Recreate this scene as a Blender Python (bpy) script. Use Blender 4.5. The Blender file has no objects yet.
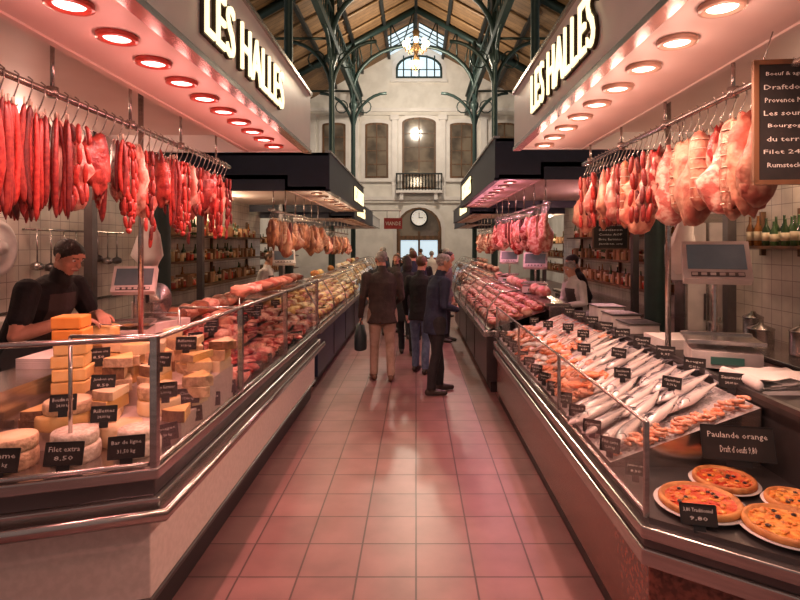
import bpy, math, random
import numpy as np
from mathutils import Vector, Matrix, noise
random.seed(11)
R = random.random
def U(a, b): return random.uniform(a, b)
scene = bpy.context.scene
COL = scene.collection
PI = math.pi

# ------------------------------------------------------------------ materials
MATS = {}
def M(name, col, rough=.5, metal=0., col2=None, scale=8., lo=.4, hi=.6, bump=0., bscale=None,
      emis=None, es=0., var=0., stretch=None, detail=3.0, coat=0.):
    m = bpy.data.materials.new(name); m.use_nodes = True
    nt = m.node_tree; N = nt.nodes; L = nt.links
    b = N['Principled BSDF']
    b.inputs['Roughness'].default_value = rough
    b.inputs['Metallic'].default_value = metal
    if coat: b.inputs['Coat Weight'].default_value = coat; b.inputs['Coat Roughness'].default_value = .2
    tc = N.new('ShaderNodeTexCoord'); mp = N.new('ShaderNodeMapping')
    L.new(tc.outputs['Object'], mp.inputs['Vector'])
    if stretch: mp.inputs['Scale'].default_value = stretch
    no = N.new('ShaderNodeTexNoise'); no.inputs['Scale'].default_value = scale
    no.inputs['Detail'].default_value = detail
    L.new(mp.outputs['Vector'], no.inputs['Vector'])
    cr = N.new('ShaderNodeValToRGB')
    c2 = col2 if col2 else tuple(c*.86 for c in col)
    cr.color_ramp.elements[0].position = lo; cr.color_ramp.elements[0].color = (*col, 1)
    cr.color_ramp.elements[1].position = hi; cr.color_ramp.elements[1].color = (*c2, 1)
    L.new(no.outputs['Fac'], cr.inputs['Fac'])
    out = cr.outputs['Color']
    if var > 0:
        at = N.new('ShaderNodeAttribute'); at.attribute_name = 'var'
        mr = N.new('ShaderNodeMapRange'); mr.inputs['To Min'].default_value = 1-var; mr.inputs['To Max'].default_value = 1+var
        L.new(at.outputs['Fac'], mr.inputs['Value'])
        vm = N.new('ShaderNodeVectorMath'); vm.operation = 'SCALE'
        L.new(out, vm.inputs[0]); L.new(mr.outputs['Result'], vm.inputs['Scale'])
        out = vm.outputs['Vector']
    L.new(out, b.inputs['Base Color'])
    if bump > 0:
        n2 = N.new('ShaderNodeTexNoise'); n2.inputs['Scale'].default_value = bscale or scale*2
        L.new(mp.outputs['Vector'], n2.inputs['Vector'])
        bp = N.new('ShaderNodeBump'); bp.inputs['Strength'].default_value = bump; bp.inputs['Distance'].default_value = .02
        L.new(n2.outputs['Fac'], bp.inputs['Height']); L.new(bp.outputs['Normal'], b.inputs['Normal'])
    if emis:
        b.inputs['Emission Color'].default_value = (*emis, 1); b.inputs['Emission Strength'].default_value = es
    MATS[name] = m
    return m

def tile_mat(name, c1, c2, mort, w, h, ms=.006, rough=.3, off=0., axis='XY'):
    m = bpy.data.materials.new(name); m.use_nodes = True
    nt = m.node_tree; N = nt.nodes; L = nt.links; b = N['Principled BSDF']
    tc = N.new('ShaderNodeTexCoord')
    sp = N.new('ShaderNodeSeparateXYZ'); cb = N.new('ShaderNodeCombineXYZ')
    L.new(tc.outputs['Object'], sp.inputs[0])
    L.new(sp.outputs[axis[0]], cb.inputs['X']); L.new(sp.outputs[axis[1]], cb.inputs['Y'])
    br = N.new('ShaderNodeTexBrick'); br.inputs['Scale'].default_value = 1.0
    br.inputs['Brick Width'].default_value = w; br.inputs['Row Height'].default_value = h
    br.inputs['Mortar Size'].default_value = ms; br.inputs['Mortar Smooth'].default_value = .2; br.offset = off
    br.inputs['Color1'].default_value = (*c1, 1); br.inputs['Color2'].default_value = (*c2, 1); br.inputs['Mortar'].default_value = (*mort, 1)
    L.new(cb.outputs[0], br.inputs['Vector'])
    no = N.new('ShaderNodeTexNoise'); no.inputs['Scale'].default_value = 3; no.inputs['Detail'].default_value = 8
    L.new(tc.outputs['Object'], no.inputs['Vector'])
    mr = N.new('ShaderNodeMapRange'); mr.inputs['From Min'].default_value = .3; mr.inputs['From Max'].default_value = .7; mr.inputs['To Min'].default_value = .76; mr.inputs['To Max'].default_value = 1.18
    L.new(no.outputs['Fac'], mr.inputs['Value'])
    vm = N.new('ShaderNodeVectorMath'); vm.operation = 'SCALE'
    L.new(br.outputs['Color'], vm.inputs[0]); L.new(mr.outputs['Result'], vm.inputs['Scale'])
    L.new(vm.outputs['Vector'], b.inputs['Base Color'])
    b.inputs['Roughness'].default_value = rough
    bp = N.new('ShaderNodeBump'); bp.inputs['Strength'].default_value = .4; bp.inputs['Distance'].default_value = .004; bp.invert = True
    L.new(br.outputs['Fac'], bp.inputs['Height']); L.new(bp.outputs['Normal'], b.inputs['Normal'])
    MATS[name] = m

def glass_mat(name, tint, k=.1):
    m = bpy.data.materials.new(name); m.use_nodes = True
    nt = m.node_tree; N = nt.nodes; L = nt.links
    for n in list(N):
        if n.type != 'OUTPUT_MATERIAL': N.remove(n)
    o = [n for n in N if n.type == 'OUTPUT_MATERIAL'][0]
    t = N.new('ShaderNodeBsdfTransparent'); t.inputs[0].default_value = (*tint, 1)
    g = N.new('ShaderNodeBsdfGlossy'); g.inputs['Roughness'].default_value = .03
    mx = N.new('ShaderNodeMixShader'); fr = N.new('ShaderNodeFresnel'); fr.inputs['IOR'].default_value = 1.3
    mu = N.new('ShaderNodeMath'); mu.operation = 'MINIMUM'; mu.inputs[1].default_value = .28
    L.new(fr.outputs[0], mu.inputs[0]); L.new(mu.outputs[0], mx.inputs[0])
    L.new(t.outputs[0], mx.inputs[1]); L.new(g.outputs[0], mx.inputs[2]); L.new(mx.outputs[0], o.inputs['Surface'])
    MATS[name] = m

tile_mat('floor_tile', (.24,.125,.12), (.2,.102,.098), (.07,.038,.036), .33, .33, .006, .36, 0.)
tile_mat('wall_tile', (.64,.58,.5), (.58,.53,.46), (.32,.28,.25), .15, .15, .004, .25, 0., 'YZ')
tile_mat('planks', (.24,.135,.06), (.18,.1,.045), (.05,.03,.016), 3.2, .28, .012, .6, .5, 'XY')
glass_mat('glass', (.96,.97,.96))
M('plaster', (.8,.77,.72), .8, col2=(.7,.67,.62), scale=1.5)
M('white_metal', (.8,.77,.75), .35, col2=(.74,.71,.69), scale=2)
M('ceil_panel', (.84,.71,.66), .5, col2=(.79,.66,.61), scale=2)
M('panel_white', (.66,.57,.52), .35, col2=(.59,.51,.46), scale=30, detail=6)
M('granite', (.19,.065,.045), .25, col2=(.08,.028,.02), scale=40, detail=8, coat=.3)
M('steel', (.54,.5,.48), .23, .93, col2=(.44,.41,.39), scale=4, stretch=(1,1,12))
M('steel_dark', (.13,.12,.12), .35, .8)
M('kick', (.025,.02,.02), .5)
M('navy', (.014,.018,.045), .45)
M('navy_panel', (.02,.028,.07), .4)
M('black', (.01,.01,.011), .45)
M('chalkboard', (.012,.011,.01), .75, col2=(.018,.016,.015), scale=12)
M('chalk', (.75,.72,.66), .9)
M('wood', (.17,.08,.035), .5, col2=(.09,.045,.02), scale=6, stretch=(1,1,.2))
M('iron_green', (.02,.042,.038), .45, .3)
M('iron_black', (.015,.018,.018), .5, .4)
M('gold_beam', (.3,.18,.08), .5)
M('letter_glow', (1,.9,.6), .5, emis=(1,.82,.46), es=2.)
M('letter_edge', (.06,.035,.015), .5)
M('lamp_glow_pink', (1,.8,.8), .5, emis=(1,.66,.58), es=6.)
M('lamp_glow', (1,.9,.8), .5, emis=(1,.8,.62), es=6.)
M('lamp_ring_redlit', (.5,.07,.05), .3)  # red light in the lamp recess put into the ring colour
M('lamp_ring', (.6,.38,.29), .3)
M('globe_glow', (1,.9,.7), .5, emis=(1,.72,.36), es=8.)
M('sky_glass', (.5,.6,.65), .3, emis=(.6,.78,.9), es=.9)  # daylight put into the panes as emission
M('win_glass', (.07,.055,.045), .12, col2=(.2,.16,.12), scale=.8, emis=(.8,.6,.4), es=.03)
M('clock_face', (.85,.82,.75), .5, emis=(1,.95,.85), es=.3)
# foods
M('sausage', (.26,.014,.012), .45, col2=(.38,.045,.03), scale=55, var=.4, coat=.1)
M('sausage_dark', (.12,.009,.01), .48, col2=(.2,.026,.02), scale=50, var=.4, coat=.1)
M('salami', (.44,.16,.1), .55, col2=(.68,.4,.28), scale=26, var=.3, bump=.5)
M('meat', (.31,.02,.018), .38, col2=(.7,.36,.28), scale=17, lo=.51, hi=.6, var=.3, coat=.15, bump=.5)
M('meat_pink', (.54,.15,.12), .45, col2=(.74,.44,.35), scale=20, lo=.46, hi=.58, var=.25, coat=.15, bump=.4)
M('meat_dark', (.17,.012,.014), .38, col2=(.36,.06,.045), scale=20, var=.35, coat=.15, bump=.4)
M('fat', (.74,.48,.38), .5, col2=(.5,.15,.11), scale=12, lo=.46, hi=.6, var=.18, bump=.4)
M('ham_skin', (.4,.15,.07), .5, col2=(.2,.06,.035), scale=9, var=.35, bump=.5)
M('cured_ham', (.54,.26,.17), .55, col2=(.36,.09,.06), scale=11, lo=.44, hi=.6, var=.28, bump=.5)
M('net_string', (.75,.65,.52), .8)
M('cheese_yellow', (.84,.6,.25), .5, col2=(.8,.52,.18), scale=12, var=.14)
M('cheese_pale', (.84,.72,.48), .5, col2=(.8,.65,.39), scale=14, var=.12)
M('cheese_orange', (.84,.36,.07), .45, col2=(.78,.3,.05), scale=8, var=.12)
M('rind', (.7,.52,.33), .75, col2=(.5,.35,.22), scale=30, bump=.5, var=.15)
M('rind_dark', (.28,.15,.07), .75, col2=(.18,.09,.045), scale=30, bump=.5, var=.2)
M('rind_white', (.8,.74,.63), .8, col2=(.64,.56,.45), scale=40, bump=.4, var=.08)
M('fish_silver', (.66,.63,.62), .28, .3, col2=(.4,.39,.41), scale=22, var=.25, coat=.4)
M('fish_back', (.12,.125,.145), .3, .3, col2=(.28,.27,.29), scale=40, var=.35, coat=.4)
M('fish_belly', (.82,.73,.69), .3, .1, var=.12, coat=.4)
M('fish_red', (.62,.2,.13), .3, .1, col2=(.78,.42,.32), scale=20, var=.25, coat=.4)
M('salmon', (.76,.18,.055), .35, col2=(.84,.4,.23), scale=30, stretch=(1,4,1), lo=.48, hi=.58, var=.22, coat=.4)
M('shrimp', (.76,.28,.14), .35, col2=(.84,.48,.34), scale=40, var=.25, coat=.3)
M('ice', (.66,.62,.62), .3, col2=(.45,.42,.43), scale=45, bump=1., bscale=60)
M('crust', (.56,.25,.07), .6, col2=(.34,.12,.03), scale=14, bump=.4)
M('tomato', (.46,.035,.012), .4, col2=(.58,.15,.03), scale=28, bump=.5)
M('topping', (.66,.18,.03), .4, col2=(.74,.38,.08), scale=28, bump=.5)
M('olive', (.05,.03,.03), .3)
M('china', (.8,.77,.74), .25)
M('paper', (.82,.78,.75), .8, col2=(.74,.69,.66), scale=6, bump=.3)
M('plastic_white', (.66,.61,.58), .4)
M('screen', (.1,.11,.12), .2, emis=(.5,.55,.55), es=.05)
M('lcd', (.03,.05,.04), .2, emis=(.3,.6,.4), es=.08)
M('glass_green', (.03,.07,.02), .12, var=.4)
M('glass_amber', (.22,.08,.015), .15, var=.4)
M('jar_red', (.42,.05,.02), .25, var=.4)
M('jar_cream', (.6,.42,.2), .3, var=.3)
M('label', (.7,.6,.42), .7, var=.2)
M('box_card', (.38,.21,.1), .7, var=.3)
# people
M('skin', (.56,.3,.21), .5, col2=(.5,.25,.17), scale=12)
M('eye_white', (.8,.78,.75), .3)
M('lips', (.38,.1,.08), .5)
M('hair_dark', (.018,.013,.01), .6, bump=.6, bscale=90)
M('hair_grey', (.4,.38,.36), .65, col2=(.24,.22,.21), scale=40, bump=.6, bscale=90)
M('hair_brown', (.1,.05,.025), .6, bump=.6, bscale=90)
M('shoe', (.03,.024,.02), .4)
M('shoe_brown', (.13,.07,.04), .5)
M('cloth_brown', (.055,.04,.034), .85, col2=(.035,.027,.024), scale=10, bump=.6, bscale=14)
M('cloth_khaki', (.4,.31,.24), .85, col2=(.31,.23,.17), scale=10, bump=.6, bscale=14)
M('cloth_navy', (.015,.024,.055), .8, col2=(.01,.015,.04), scale=10, bump=.6, bscale=14)
M('cloth_black', (.012,.012,.015), .85, bump=.6, bscale=14)
M('cloth_jean', (.08,.13,.22), .85, col2=(.13,.19,.3), scale=14, bump=.4, bscale=16)
M('cloth_grey', (.12,.11,.11), .85, bump=.5, bscale=16)
M('cloth_white', (.62,.58,.56), .8, bump=.4, bscale=16)
M('cloth_red', (.3,.035,.035), .8, bump=.4, bscale=16)
M('apron', (.07,.05,.05), .8, bump=.3, bscale=16)
M('bag', (.02,.04,.045), .6)

# ------------------------------------------------------------------ mesh builder
class MB:
    def __init__(s): s.v=[]; s.f=[]; s.mi=[]; s.sm=[]; s.a=[]; s.slots=[]
    def slot(s, m):
        if m not in s.slots: s.slots.append(m)
        return s.slots.index(m)
    def add(s, vs, fs, mat, smooth=False, var=None, mtx=None):
        o = len(s.v)
        if mtx is not None: vs = [mtx @ Vector(v) for v in vs]
        s.v.extend([tuple(v) for v in vs]); va = R() if var is None else var
        s.a.extend([va]*len(vs))
        if isinstance(mat, (list, tuple)): mis = [s.slot(m) for m in mat]
        else: mis = [s.slot(mat)]*len(fs)
        for f, i in zip(fs, mis):
            s.f.append(tuple(o+k for k in f)); s.mi.append(i); s.sm.append(smooth)
    def box(s, c, d, mat, mtx=None, var=None):
        x,y,z = c; a,b,h = d[0]/2,d[1]/2,d[2]/2
        vs = [(x+i*a,y+j*b,z+k*h) for k in(-1,1) for j in(-1,1) for i in(-1,1)]
        s.add(vs, [(0,2,3,1),(4,5,7,6),(0,1,5,4),(2,6,7,3),(0,4,6,2),(1,3,7,5)], mat, False, var, mtx)
    def bx(s, x0,x1,y0,y1,z0,z1, mat, mtx=None):
        s.box(((x0+x1)/2,(y0+y1)/2,(z0+z1)/2),(abs(x1-x0),abs(y1-y0),abs(z1-z0)),mat,mtx)
    def prism(s, poly, z0, z1, mat, mtx=None):
        n=len(poly); vs=[(p[0],p[1],z0) for p in poly]+[(p[0],p[1],z1) for p in poly]
        fs=[tuple(reversed(range(n))), tuple(range(n,2*n))]+[(i,(i+1)%n,n+(i+1)%n,n+i) for i in range(n)]
        s.add(vs, fs, mat, False, None, mtx)
    def tube(s, pts, rad, mat, n=8, ref=None, round_=False, var=None, mtx=None, nz=0.):
        P=[Vector(p) for p in pts]; rr=[(r,r) if not isinstance(r,(tuple,list)) else tuple(r) for r in rad]
        if len(rr)==1: rr=rr*len(P)
        T=[]
        for i in range(len(P)):
            a=P[max(0,i-1)]; b=P[min(len(P)-1,i+1)]; t=(b-a)
            T.append(t.normalized() if t.length>1e-9 else Vector((0,0,1)))
        if round_:
            ks=[(.98,.2),(.8,.6),(.45,.9)]
            h=[(P[0]-T[0]*max(.0,min(rr[0]))*k[0], (rr[0][0]*k[1],rr[0][1]*k[1]), T[0]) for k in ks]
            t_=[(P[-1]+T[-1]*min(rr[-1])*k[0], (rr[-1][0]*k[1],rr[-1][1]*k[1]), T[-1]) for k in reversed(ks)]
            P=[x[0] for x in h]+P+[x[0] for x in t_]; rr=[x[1] for x in h]+rr+[x[1] for x in t_]; T=[x[2] for x in h]+T+[x[2] for x in t_]
        up = Vector(ref) if ref is not None else (Vector((0,0,1)) if abs(T[0].z)<.9 else Vector((1,0,0)))
        vs=[]; sdv=Vector((U(0,50),U(0,50),U(0,50)))
        for p,t,r in zip(P,T,rr):
            sd=(up-t*up.dot(t))
            if sd.length<1e-5: sd=t.orthogonal()
            sd.normalize(); bn=t.cross(sd)
            if ref is None: up=sd
            for k in range(n):
                a=2*PI*k/n
                v=p+sd*math.cos(a)*r[0]+bn*math.sin(a)*r[1]
                if nz: v=v+(v-p)*nz*2*noise.noise(v*11+sdv)
                vs.append(v)
        m=len(P); fs=[]
        for i in range(m-1):
            for k in range(n):
                k2=(k+1)%n; fs.append((i*n+k,i*n+k2,(i+1)*n+k2,(i+1)*n+k))
        fs.append(tuple(reversed(range(n)))); fs.append(tuple(range((m-1)*n,m*n)))
        s.add(vs,fs,mat,True,var,mtx)
    def cyl(s,p0,p1,r,mat,n=12,r1=None): s.tube([p0,p1],[r,r if r1 is None else r1],mat,n)
    def lathe(s, c, prof, mat, n=20, var=None, mtx=None, smooth=True):
        vs=[]; 
        for (r,z) in prof:
            for k in range(n): a=2*PI*k/n; vs.append((c[0]+r*math.cos(a),c[1]+r*math.sin(a),c[2]+z))
        m=len(prof); fs=[]; mm=[]
        for i in range(m-1):
            for k in range(n):
                k2=(k+1)%n; fs.append((i*n+k,i*n+k2,(i+1)*n+k2,(i+1)*n+k)); mm.append(mat if isinstance(mat,str) else mat[min(i,len(mat)-1)])
        fs.append(tuple(reversed(range(n)))); mm.append(mat if isinstance(mat,str) else mat[0])
        fs.append(tuple(range((m-1)*n,m*n))); mm.append(mat if isinstance(mat,str) else mat[-1])
        s.add(vs,fs,mm,smooth,var,mtx)
    def blob(s, c, d, mat, amp=.15, rot=None, nu=10, nv=7, var=None, fr=1.6):
        sd=Vector((U(0,99),U(0,99),U(0,99))); vs=[]
        mt = Matrix.Translation(c) @ (rot if rot else Matrix.Identity(4))
        for i in range(nv+1):
            th=PI*i/nv
            for k in range(nu):
                ph=2*PI*k/nu; v=Vector((math.sin(th)*math.cos(ph),math.sin(th)*math.sin(ph),math.cos(th)))
                q=v*(1+amp*2*noise.noise(v*fr+sd)); vs.append(mt@Vector((q.x*d[0],q.y*d[1],q.z*d[2])))
        fs=[(i*nu+k,(i+1)*nu+k,(i+1)*nu+(k+1)%nu,i*nu+(k+1)%nu) for i in range(nv) for k in range(nu)]
        s.add(vs,fs,mat,True,var)
    def poly(s, pts2, mtx, depth, mat, smooth=False):
        n=len(pts2); vs=[(p[0],p[1],0) for p in pts2]+[(p[0],p[1],depth) for p in pts2]
        fs=[tuple(reversed(range(n))), tuple(range(n,2*n))]+[(i,(i+1)%n,n+(i+1)%n,n+i) for i in range(n)]
        s.add(vs, fs, mat, smooth, None, mtx)
    def obj(s, name, parent=None, bevel=0., seg=2):
        me=bpy.data.meshes.new(name); me.from_pydata(s.v,[],s.f)
        for m in s.slots: me.materials.append(MATS[m])
        me.polygons.foreach_set('material_index', s.mi); me.polygons.foreach_set('use_smooth', s.sm)
        at=me.attributes.new('var','FLOAT','POINT'); at.data.foreach_set('value', s.a)
        me.update(); me.validate()
        o=bpy.data.objects.new(name,me); COL.objects.link(o)
        if parent: o.parent=parent
        if bevel: 
            b=o.modifiers.new('bevel','BEVEL'); b.width=bevel; b.segments=seg; b.limit_method='ANGLE'; b.angle_limit=.7
        return o

def empty(name, loc=(0,0,0)):
    e=bpy.data.objects.new(name,None); COL.objects.link(e); e.location=loc; e.empty_display_size=.1; return e
def basis(pos, N, roll=0):
    N=Vector(N).normalized(); r=Vector((0,0,1)).cross(N).normalized(); u=N.cross(r)
    m=Matrix(((r.x,u.x,N.x,pos[0]),(r.y,u.y,N.y,pos[1]),(r.z,u.z,N.z,pos[2]),(0,0,0,1)))
    return m @ Matrix.Rotation(roll,4,'Z')
TC={}
def text_geo(t, res=1, off=0., ext=0.):
    k=(t,res,off,ext)
    if k in TC: return TC[k]
    cu=bpy.data.curves.new('tmp','FONT'); cu.body=t; cu.size=1; cu.resolution_u=res; cu.offset=off; cu.extrude=ext
    o=bpy.data.objects.new('tmp',cu); COL.objects.link(o); bpy.context.view_layer.update()
    me=o.evaluated_get(bpy.context.evaluated_depsgraph_get()).to_mesh()
    vs=[tuple(v.co) for v in me.vertices]; fs=[tuple(p.vertices) for p in me.polygons]
    o.evaluated_get(bpy.context.evaluated_depsgraph_get()).to_mesh_clear()
    bpy.data.objects.remove(o); bpy.data.curves.remove(cu)
    TC[k]=(vs,fs); return TC[k]
def put_text(mb, t, mtx, w, h, mat, zoff=.0, res=1, off=0., ext=0., shear=0.):
    vs,fs=text_geo(t,res,off,ext)
    if not vs: return
    vs0,_=text_geo(t,res,0.,0.)
    x0=min(v[0] for v in vs0);x1=max(v[0] for v in vs0);y0=min(v[1] for v in vs0);y1=max(v[1] for v in vs0)
    sx=w/(x1-x0); sy=h/(y1-y0)
    vv=[(((v[0]-(x0+x1)/2)*sx+shear*(v[1]-y0)*sy),(v[1]-(y0+y1)/2)*sy,v[2]+zoff) for v in vs]
    mb.add(vv,fs,mat,False,None,mtx)
WORDS=['Boudin noir','Saucisson','Comte AOP','Brie fermier','Jambon cru','Tomme','Merguez','Rillettes','Filet extra','Dorade','Bar de ligne','Maquereau','Saumon','Rouget','Gambas','Chevre','Chorizo','Roti de porc']
PR=['12,90 kg','8,50','24,00 kg','17,80 kg','9,95','31,50 kg']
def card(mb, pos, w=.12, h=.075, N=(0,-1,.25), a=None, b=None):
    m=basis(pos,N,U(-.06,.06))
    mb.box((0,0,-.002),(w,h,.004),'chalkboard',m)
    for (x,y,dx,dy) in ((0,h/2,w,.004),(0,-h/2,w,.004),(w/2,0,.004,h),(-w/2,0,.004,h)):
        mb.box((x,y,0),(dx,dy,.006),'black',m)
    put_text(mb,a or random.choice(WORDS),m@Matrix.Translation((0,h*.2,0)),w*.82,h*.22,'chalk',.0015)
    put_text(mb,b or random.choice(PR),m@Matrix.Translation((0,-h*.2,0)),w*.5,h*.22,'chalk',.0015)
    mb.box((0,-h/2-.015,-.004),(w*.35,.03,.004),'black',m)
def lamp(name, loc, energy, color, kind='SPOT', radius=.045, spot=2.6, parent=None, aim=None):
    l=bpy.data.lights.new(name,kind); l.energy=energy; l.color=color
    l.shadow_soft_size=radius
    if kind=='SPOT': l.spot_size=spot; l.spot_blend=.6
    o=bpy.data.objects.new(name,l); COL.objects.link(o); o.location=loc
    if aim: o.rotation_euler=(Vector(aim)-Vector(loc)).to_track_quat('-Z','Y').to_euler()
    if parent: o.parent=parent
    return o
def offp(poly,d):
    n=len(poly); out=[]
    A=sum(poly[i][0]*poly[(i+1)%n][1]-poly[(i+1)%n][0]*poly[i][1] for i in range(n))
    sg=1 if A>0 else -1
    for i in range(n):
        p0=Vector(poly[i-1]);p=Vector(poly[i]);p1=Vector(poly[(i+1)%n])
        e0=(p-p0).normalized();e1=(p1-p).normalized()
        n0=Vector((e0.y,-e0.x))*sg;n1=Vector((e1.y,-e1.x))*sg
        b=(n0+n1); b=b/ (1+n0.dot(n1)); q=p+b*d; out.append((q.x,q.y))
    return out

# ------------------------------------------------------------------ room shell
mb=MB(); mb.bx(-7,7,-1,30.2,-.1,0,'floor_tile'); mb.obj('floor')
PEAK=13.3; SL=.55
def roofz(x): return PEAK-SL*abs(x)
mb=MB(); 
for s in(-1,1):
    vs=[(0,-1,PEAK),(s*7.2,-1,roofz(7.2)),(s*7.2,30.3,roofz(7.2)),(0,30.3,PEAK)]
    vs+= [(x,y,z+.15) for x,y,z in vs]
    mb.add(vs,[(0,1,2,3),(7,6,5,4),(0,4,5,1),(1,5,6,2),(2,6,7,3),(3,7,4,0)],'planks')
mb.obj('ceiling')
mb=MB(); m=Matrix(((1,0,0,0),(0,0,-1,30.2),(0,1,0,0),(0,0,0,1)))
mb.poly([(-7,0),(7,0),(7,roofz(7)),(0,PEAK),(-7,roofz(7))],m,.2,'plaster'); mb.obj('wall_back')
mb=MB(); mb.bx(-7.2,-7,-1,30.2,0,roofz(7),'plaster'); mb.obj('wall_left')
mb=MB(); mb.bx(7,7.2,-1,30.2,0,roofz(7),'plaster'); mb.obj('wall_right')
WY=Matrix(((1,0,0,0),(0,0,-1,30.0),(0,1,0,0),(0,0,0,1)))  # local z -> toward camera
def archpts(x,z0,z1,w,rise,n=10):
    pts=[(x-w/2,z0),(x+w/2,z0)]
    for i in range(n+1):
        a=PI*i/n; pts.append((x+w/2*math.cos(a), z1-rise+rise*math.sin(a)))
    return pts
def arch_window(name,x,z0,z1,w,rise,glass='win_glass',nm=2,nh=4,M0=WY,fr='wood'):
    mb=MB()
    mb.poly(archpts(x,z0-.12,z1+.22,w+.44,rise+.1),M0,.06,'white_metal')
    mb.poly(archpts(x,z0,z1,w,rise),M0,.10,fr)
    mb.poly(archpts(x,z0+.1,z1-.12,w-.24,max(.05,rise-.05)),M0,.115,glass)
    for i in range(1,nm): mb.box((x-w/2+w*i/nm,(z0+z1)/2,.12),(.07,z1-z0-.1,.05),fr,M0)
    for i in range(1,nh): mb.box((x,z0+(z1-z0-rise*.5)*i/nh,.12),(w-.12,.05,.04),fr,M0)
    mb.box((x,z0-.16,.08),(w+.6,.12,.2),'white_metal',M0)
    return mb.obj(name)
arch_window('window_1',.17,5.0,9.0,1.9,.3,nm=2,nh=5)
arch_window('window_2',-2.2,5.6,8.7,1.3,.12)
arch_window('window_3',2.55,5.6,8.7,1.3,.12)
arch_window('window_4',-4.6,5.6,8.7,1.3,.12)
arch_window('window_5',4.95,5.6,8.7,1.3,.12)
arch_window('window_6',.17,11.2,12.5,2.6,.75,'sky_glass',6,2,fr='iron_green')
for i,y in enumerate((9,14,19,24)):
    for s in(-1,1):
        m2=Matrix(((0,0,-s,s*7.0),(1,0,0,0),(0,1,0,0),(0,0,0,1)))
        arch_window('window_%d'%(7+2*i+(s>0)),y,4.6,8.6,2.2,.9,'sky_glass',3,4,m2,'iron_green')
for s in(-1,1):
    mb=MB()
    for k in range(5):
        y=27.2+.56*k
        vs=[(s*.15,y,roofz(.15)-.02),(s*1.5,y,roofz(1.5)-.02),(s*1.5,y+.5,roofz(1.5)-.02),(s*.15,y+.5,roofz(.15)-.02)]
        vs+=[(a,b,c+.03) for a,b,c in vs]
        mb.add(vs,[(0,1,2,3),(7,6,5,4),(0,4,5,1),(1,5,6,2),(2,6,7,3),(3,7,4,0)],'sky_glass')
        mb.tube([(s*.15,y-.03,roofz(.15)-.04),(s*1.5,y-.03,roofz(1.5)-.04)],[(.03,.03)]*2,'iron_green',4)
    mb.obj('roof_skylight')
# balcony
mb=MB(); 
mb.bx(-1.1,1.44,29.3,30,4.72,4.86,'white_metal')
for i in range(15):
    x=-1.05+i*.175; mb.cyl((x,29.35,4.86),(x,29.35,5.75),.03,'iron_black',6)
mb.bx(-1.1,1.44,29.3,29.38,5.72,5.8,'iron_black'); mb.bx(-1.1,1.44,29.3,29.38,4.9,4.95,'iron_black')
for x in(-1.08,1.42): mb.bx(x-.03,x+.03,29.3,30,5.72,5.8,'iron_black')
for x in(-.8,1.1): mb.bx(x-.1,x+.1,29.45,30,4.35,4.72,'white_metal')
mb.obj('balcony')
mb=MB(); mb.bx(-7,7,29.78,30,4.35,4.55,'white_metal'); mb.bx(-7,7,29.85,30,4.2,4.35,'plaster'); mb.obj('trim_1')
mb=MB(); mb.bx(-7,7,29.78,30,9.3,9.5,'white_metal'); mb.bx(-7,7,29.88,30,9.12,9.3,'plaster'); mb.obj('trim_2')
mb=MB()
for x in(-5.8,-3.4,-1.2,1.5,3.8,6.1):
    mb.bx(x-.16,x+.16,29.84,30,4.55,9.12,'white_metal'); mb.bx(x-.24,x+.24,29.8,30,8.85,9.12,'white_metal')
mb.obj('trim_3')
mb=MB()
mb.poly(archpts(.17,0,4.15,2.9,1.3),WY,.1,'white_metal'); mb.poly(archpts(.17,0,3.95,2.5,1.2),WY,.16,'wood')
mb.poly(archpts(.17,.1,3.82,2.25,1.1),WY,.18,'win_glass')
mb.bx(-.85,.12,29.76,29.82,.15,2.1,'sky_glass'); mb.bx(.22,1.2,29.76,29.82,.15,2.1,'sky_glass')
for x in(-.95,.17,1.29): mb.bx(x-.06,x+.06,29.7,29.85,0,2.6,'wood')
mb.bx(-1.05,1.4,29.68,29.85,2.15,2.35,'wood'); mb.bx(-.95,1.3,29.72,29.84,1.05,1.15,'wood')
mb.obj('door_1')
mb=MB(); m=basis((.17,29.6,3.35),(0,-1,0))
mb.lathe((0,0,0),[(.5,-.1),(.5,.02),(.44,.05),(.42,.03),(.0001,.03)],['iron_black','iron_black','iron_black','clock_face'],24,mtx=m)
mb.box((0,.13,.05),(.04,.3,.02),'black',m); mb.box((.1,0,.05),(.24,.04,.02),'black',m)
for k in range(12): mb.box((.34*math.cos(k*PI/6),.34*math.sin(k*PI/6),.045),(.03,.03,.01),'black',m)
mb.obj('wall_clock')
# ------------------------------------------------------------------ iron columns, trusses
CY=[6.25,12.55,19.0,25.5]
CX=(-3.0,2.8)
for y in CY:
    for x in CX:
        mb=MB(); t=roofz(x)-.1
        mb.lathe((x,y,0),[(.2,0),(.2,.3),(.15,.4),(.12,.6),(.11,3.9),(.16,4.0),(.16,4.1),(.11,4.2),(.1,8.2),(.2,8.45),(.2,8.6),(.1,8.7),(.1,t)],'iron_green',12)
        s=1 if x>0 else -1
        for dx,dy in ((-s,0),(0,1),(0,-1),(s,0)):
            pts=[(x+dx*1.6*(1-math.cos(a)),y+dy*1.6*(1-math.cos(a)),7.2+1.9*math.sin(a)) for a in [PI/2*i/8 for i in range(9)]]
            mb.tube(pts,[.07]*9,'iron_green',6)
            pts=[(x+dx*.55+dx*.3*math.cos(a),y+dy*.55+dy*.3*math.cos(a),8.45+.3*math.sin(a)) for a in [2*PI*i/10 for i in range(11)]]
            mb.tube(pts,[.03]*11,'iron_green',5)
        mb.obj('iron_column')
mb=MB()
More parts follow.
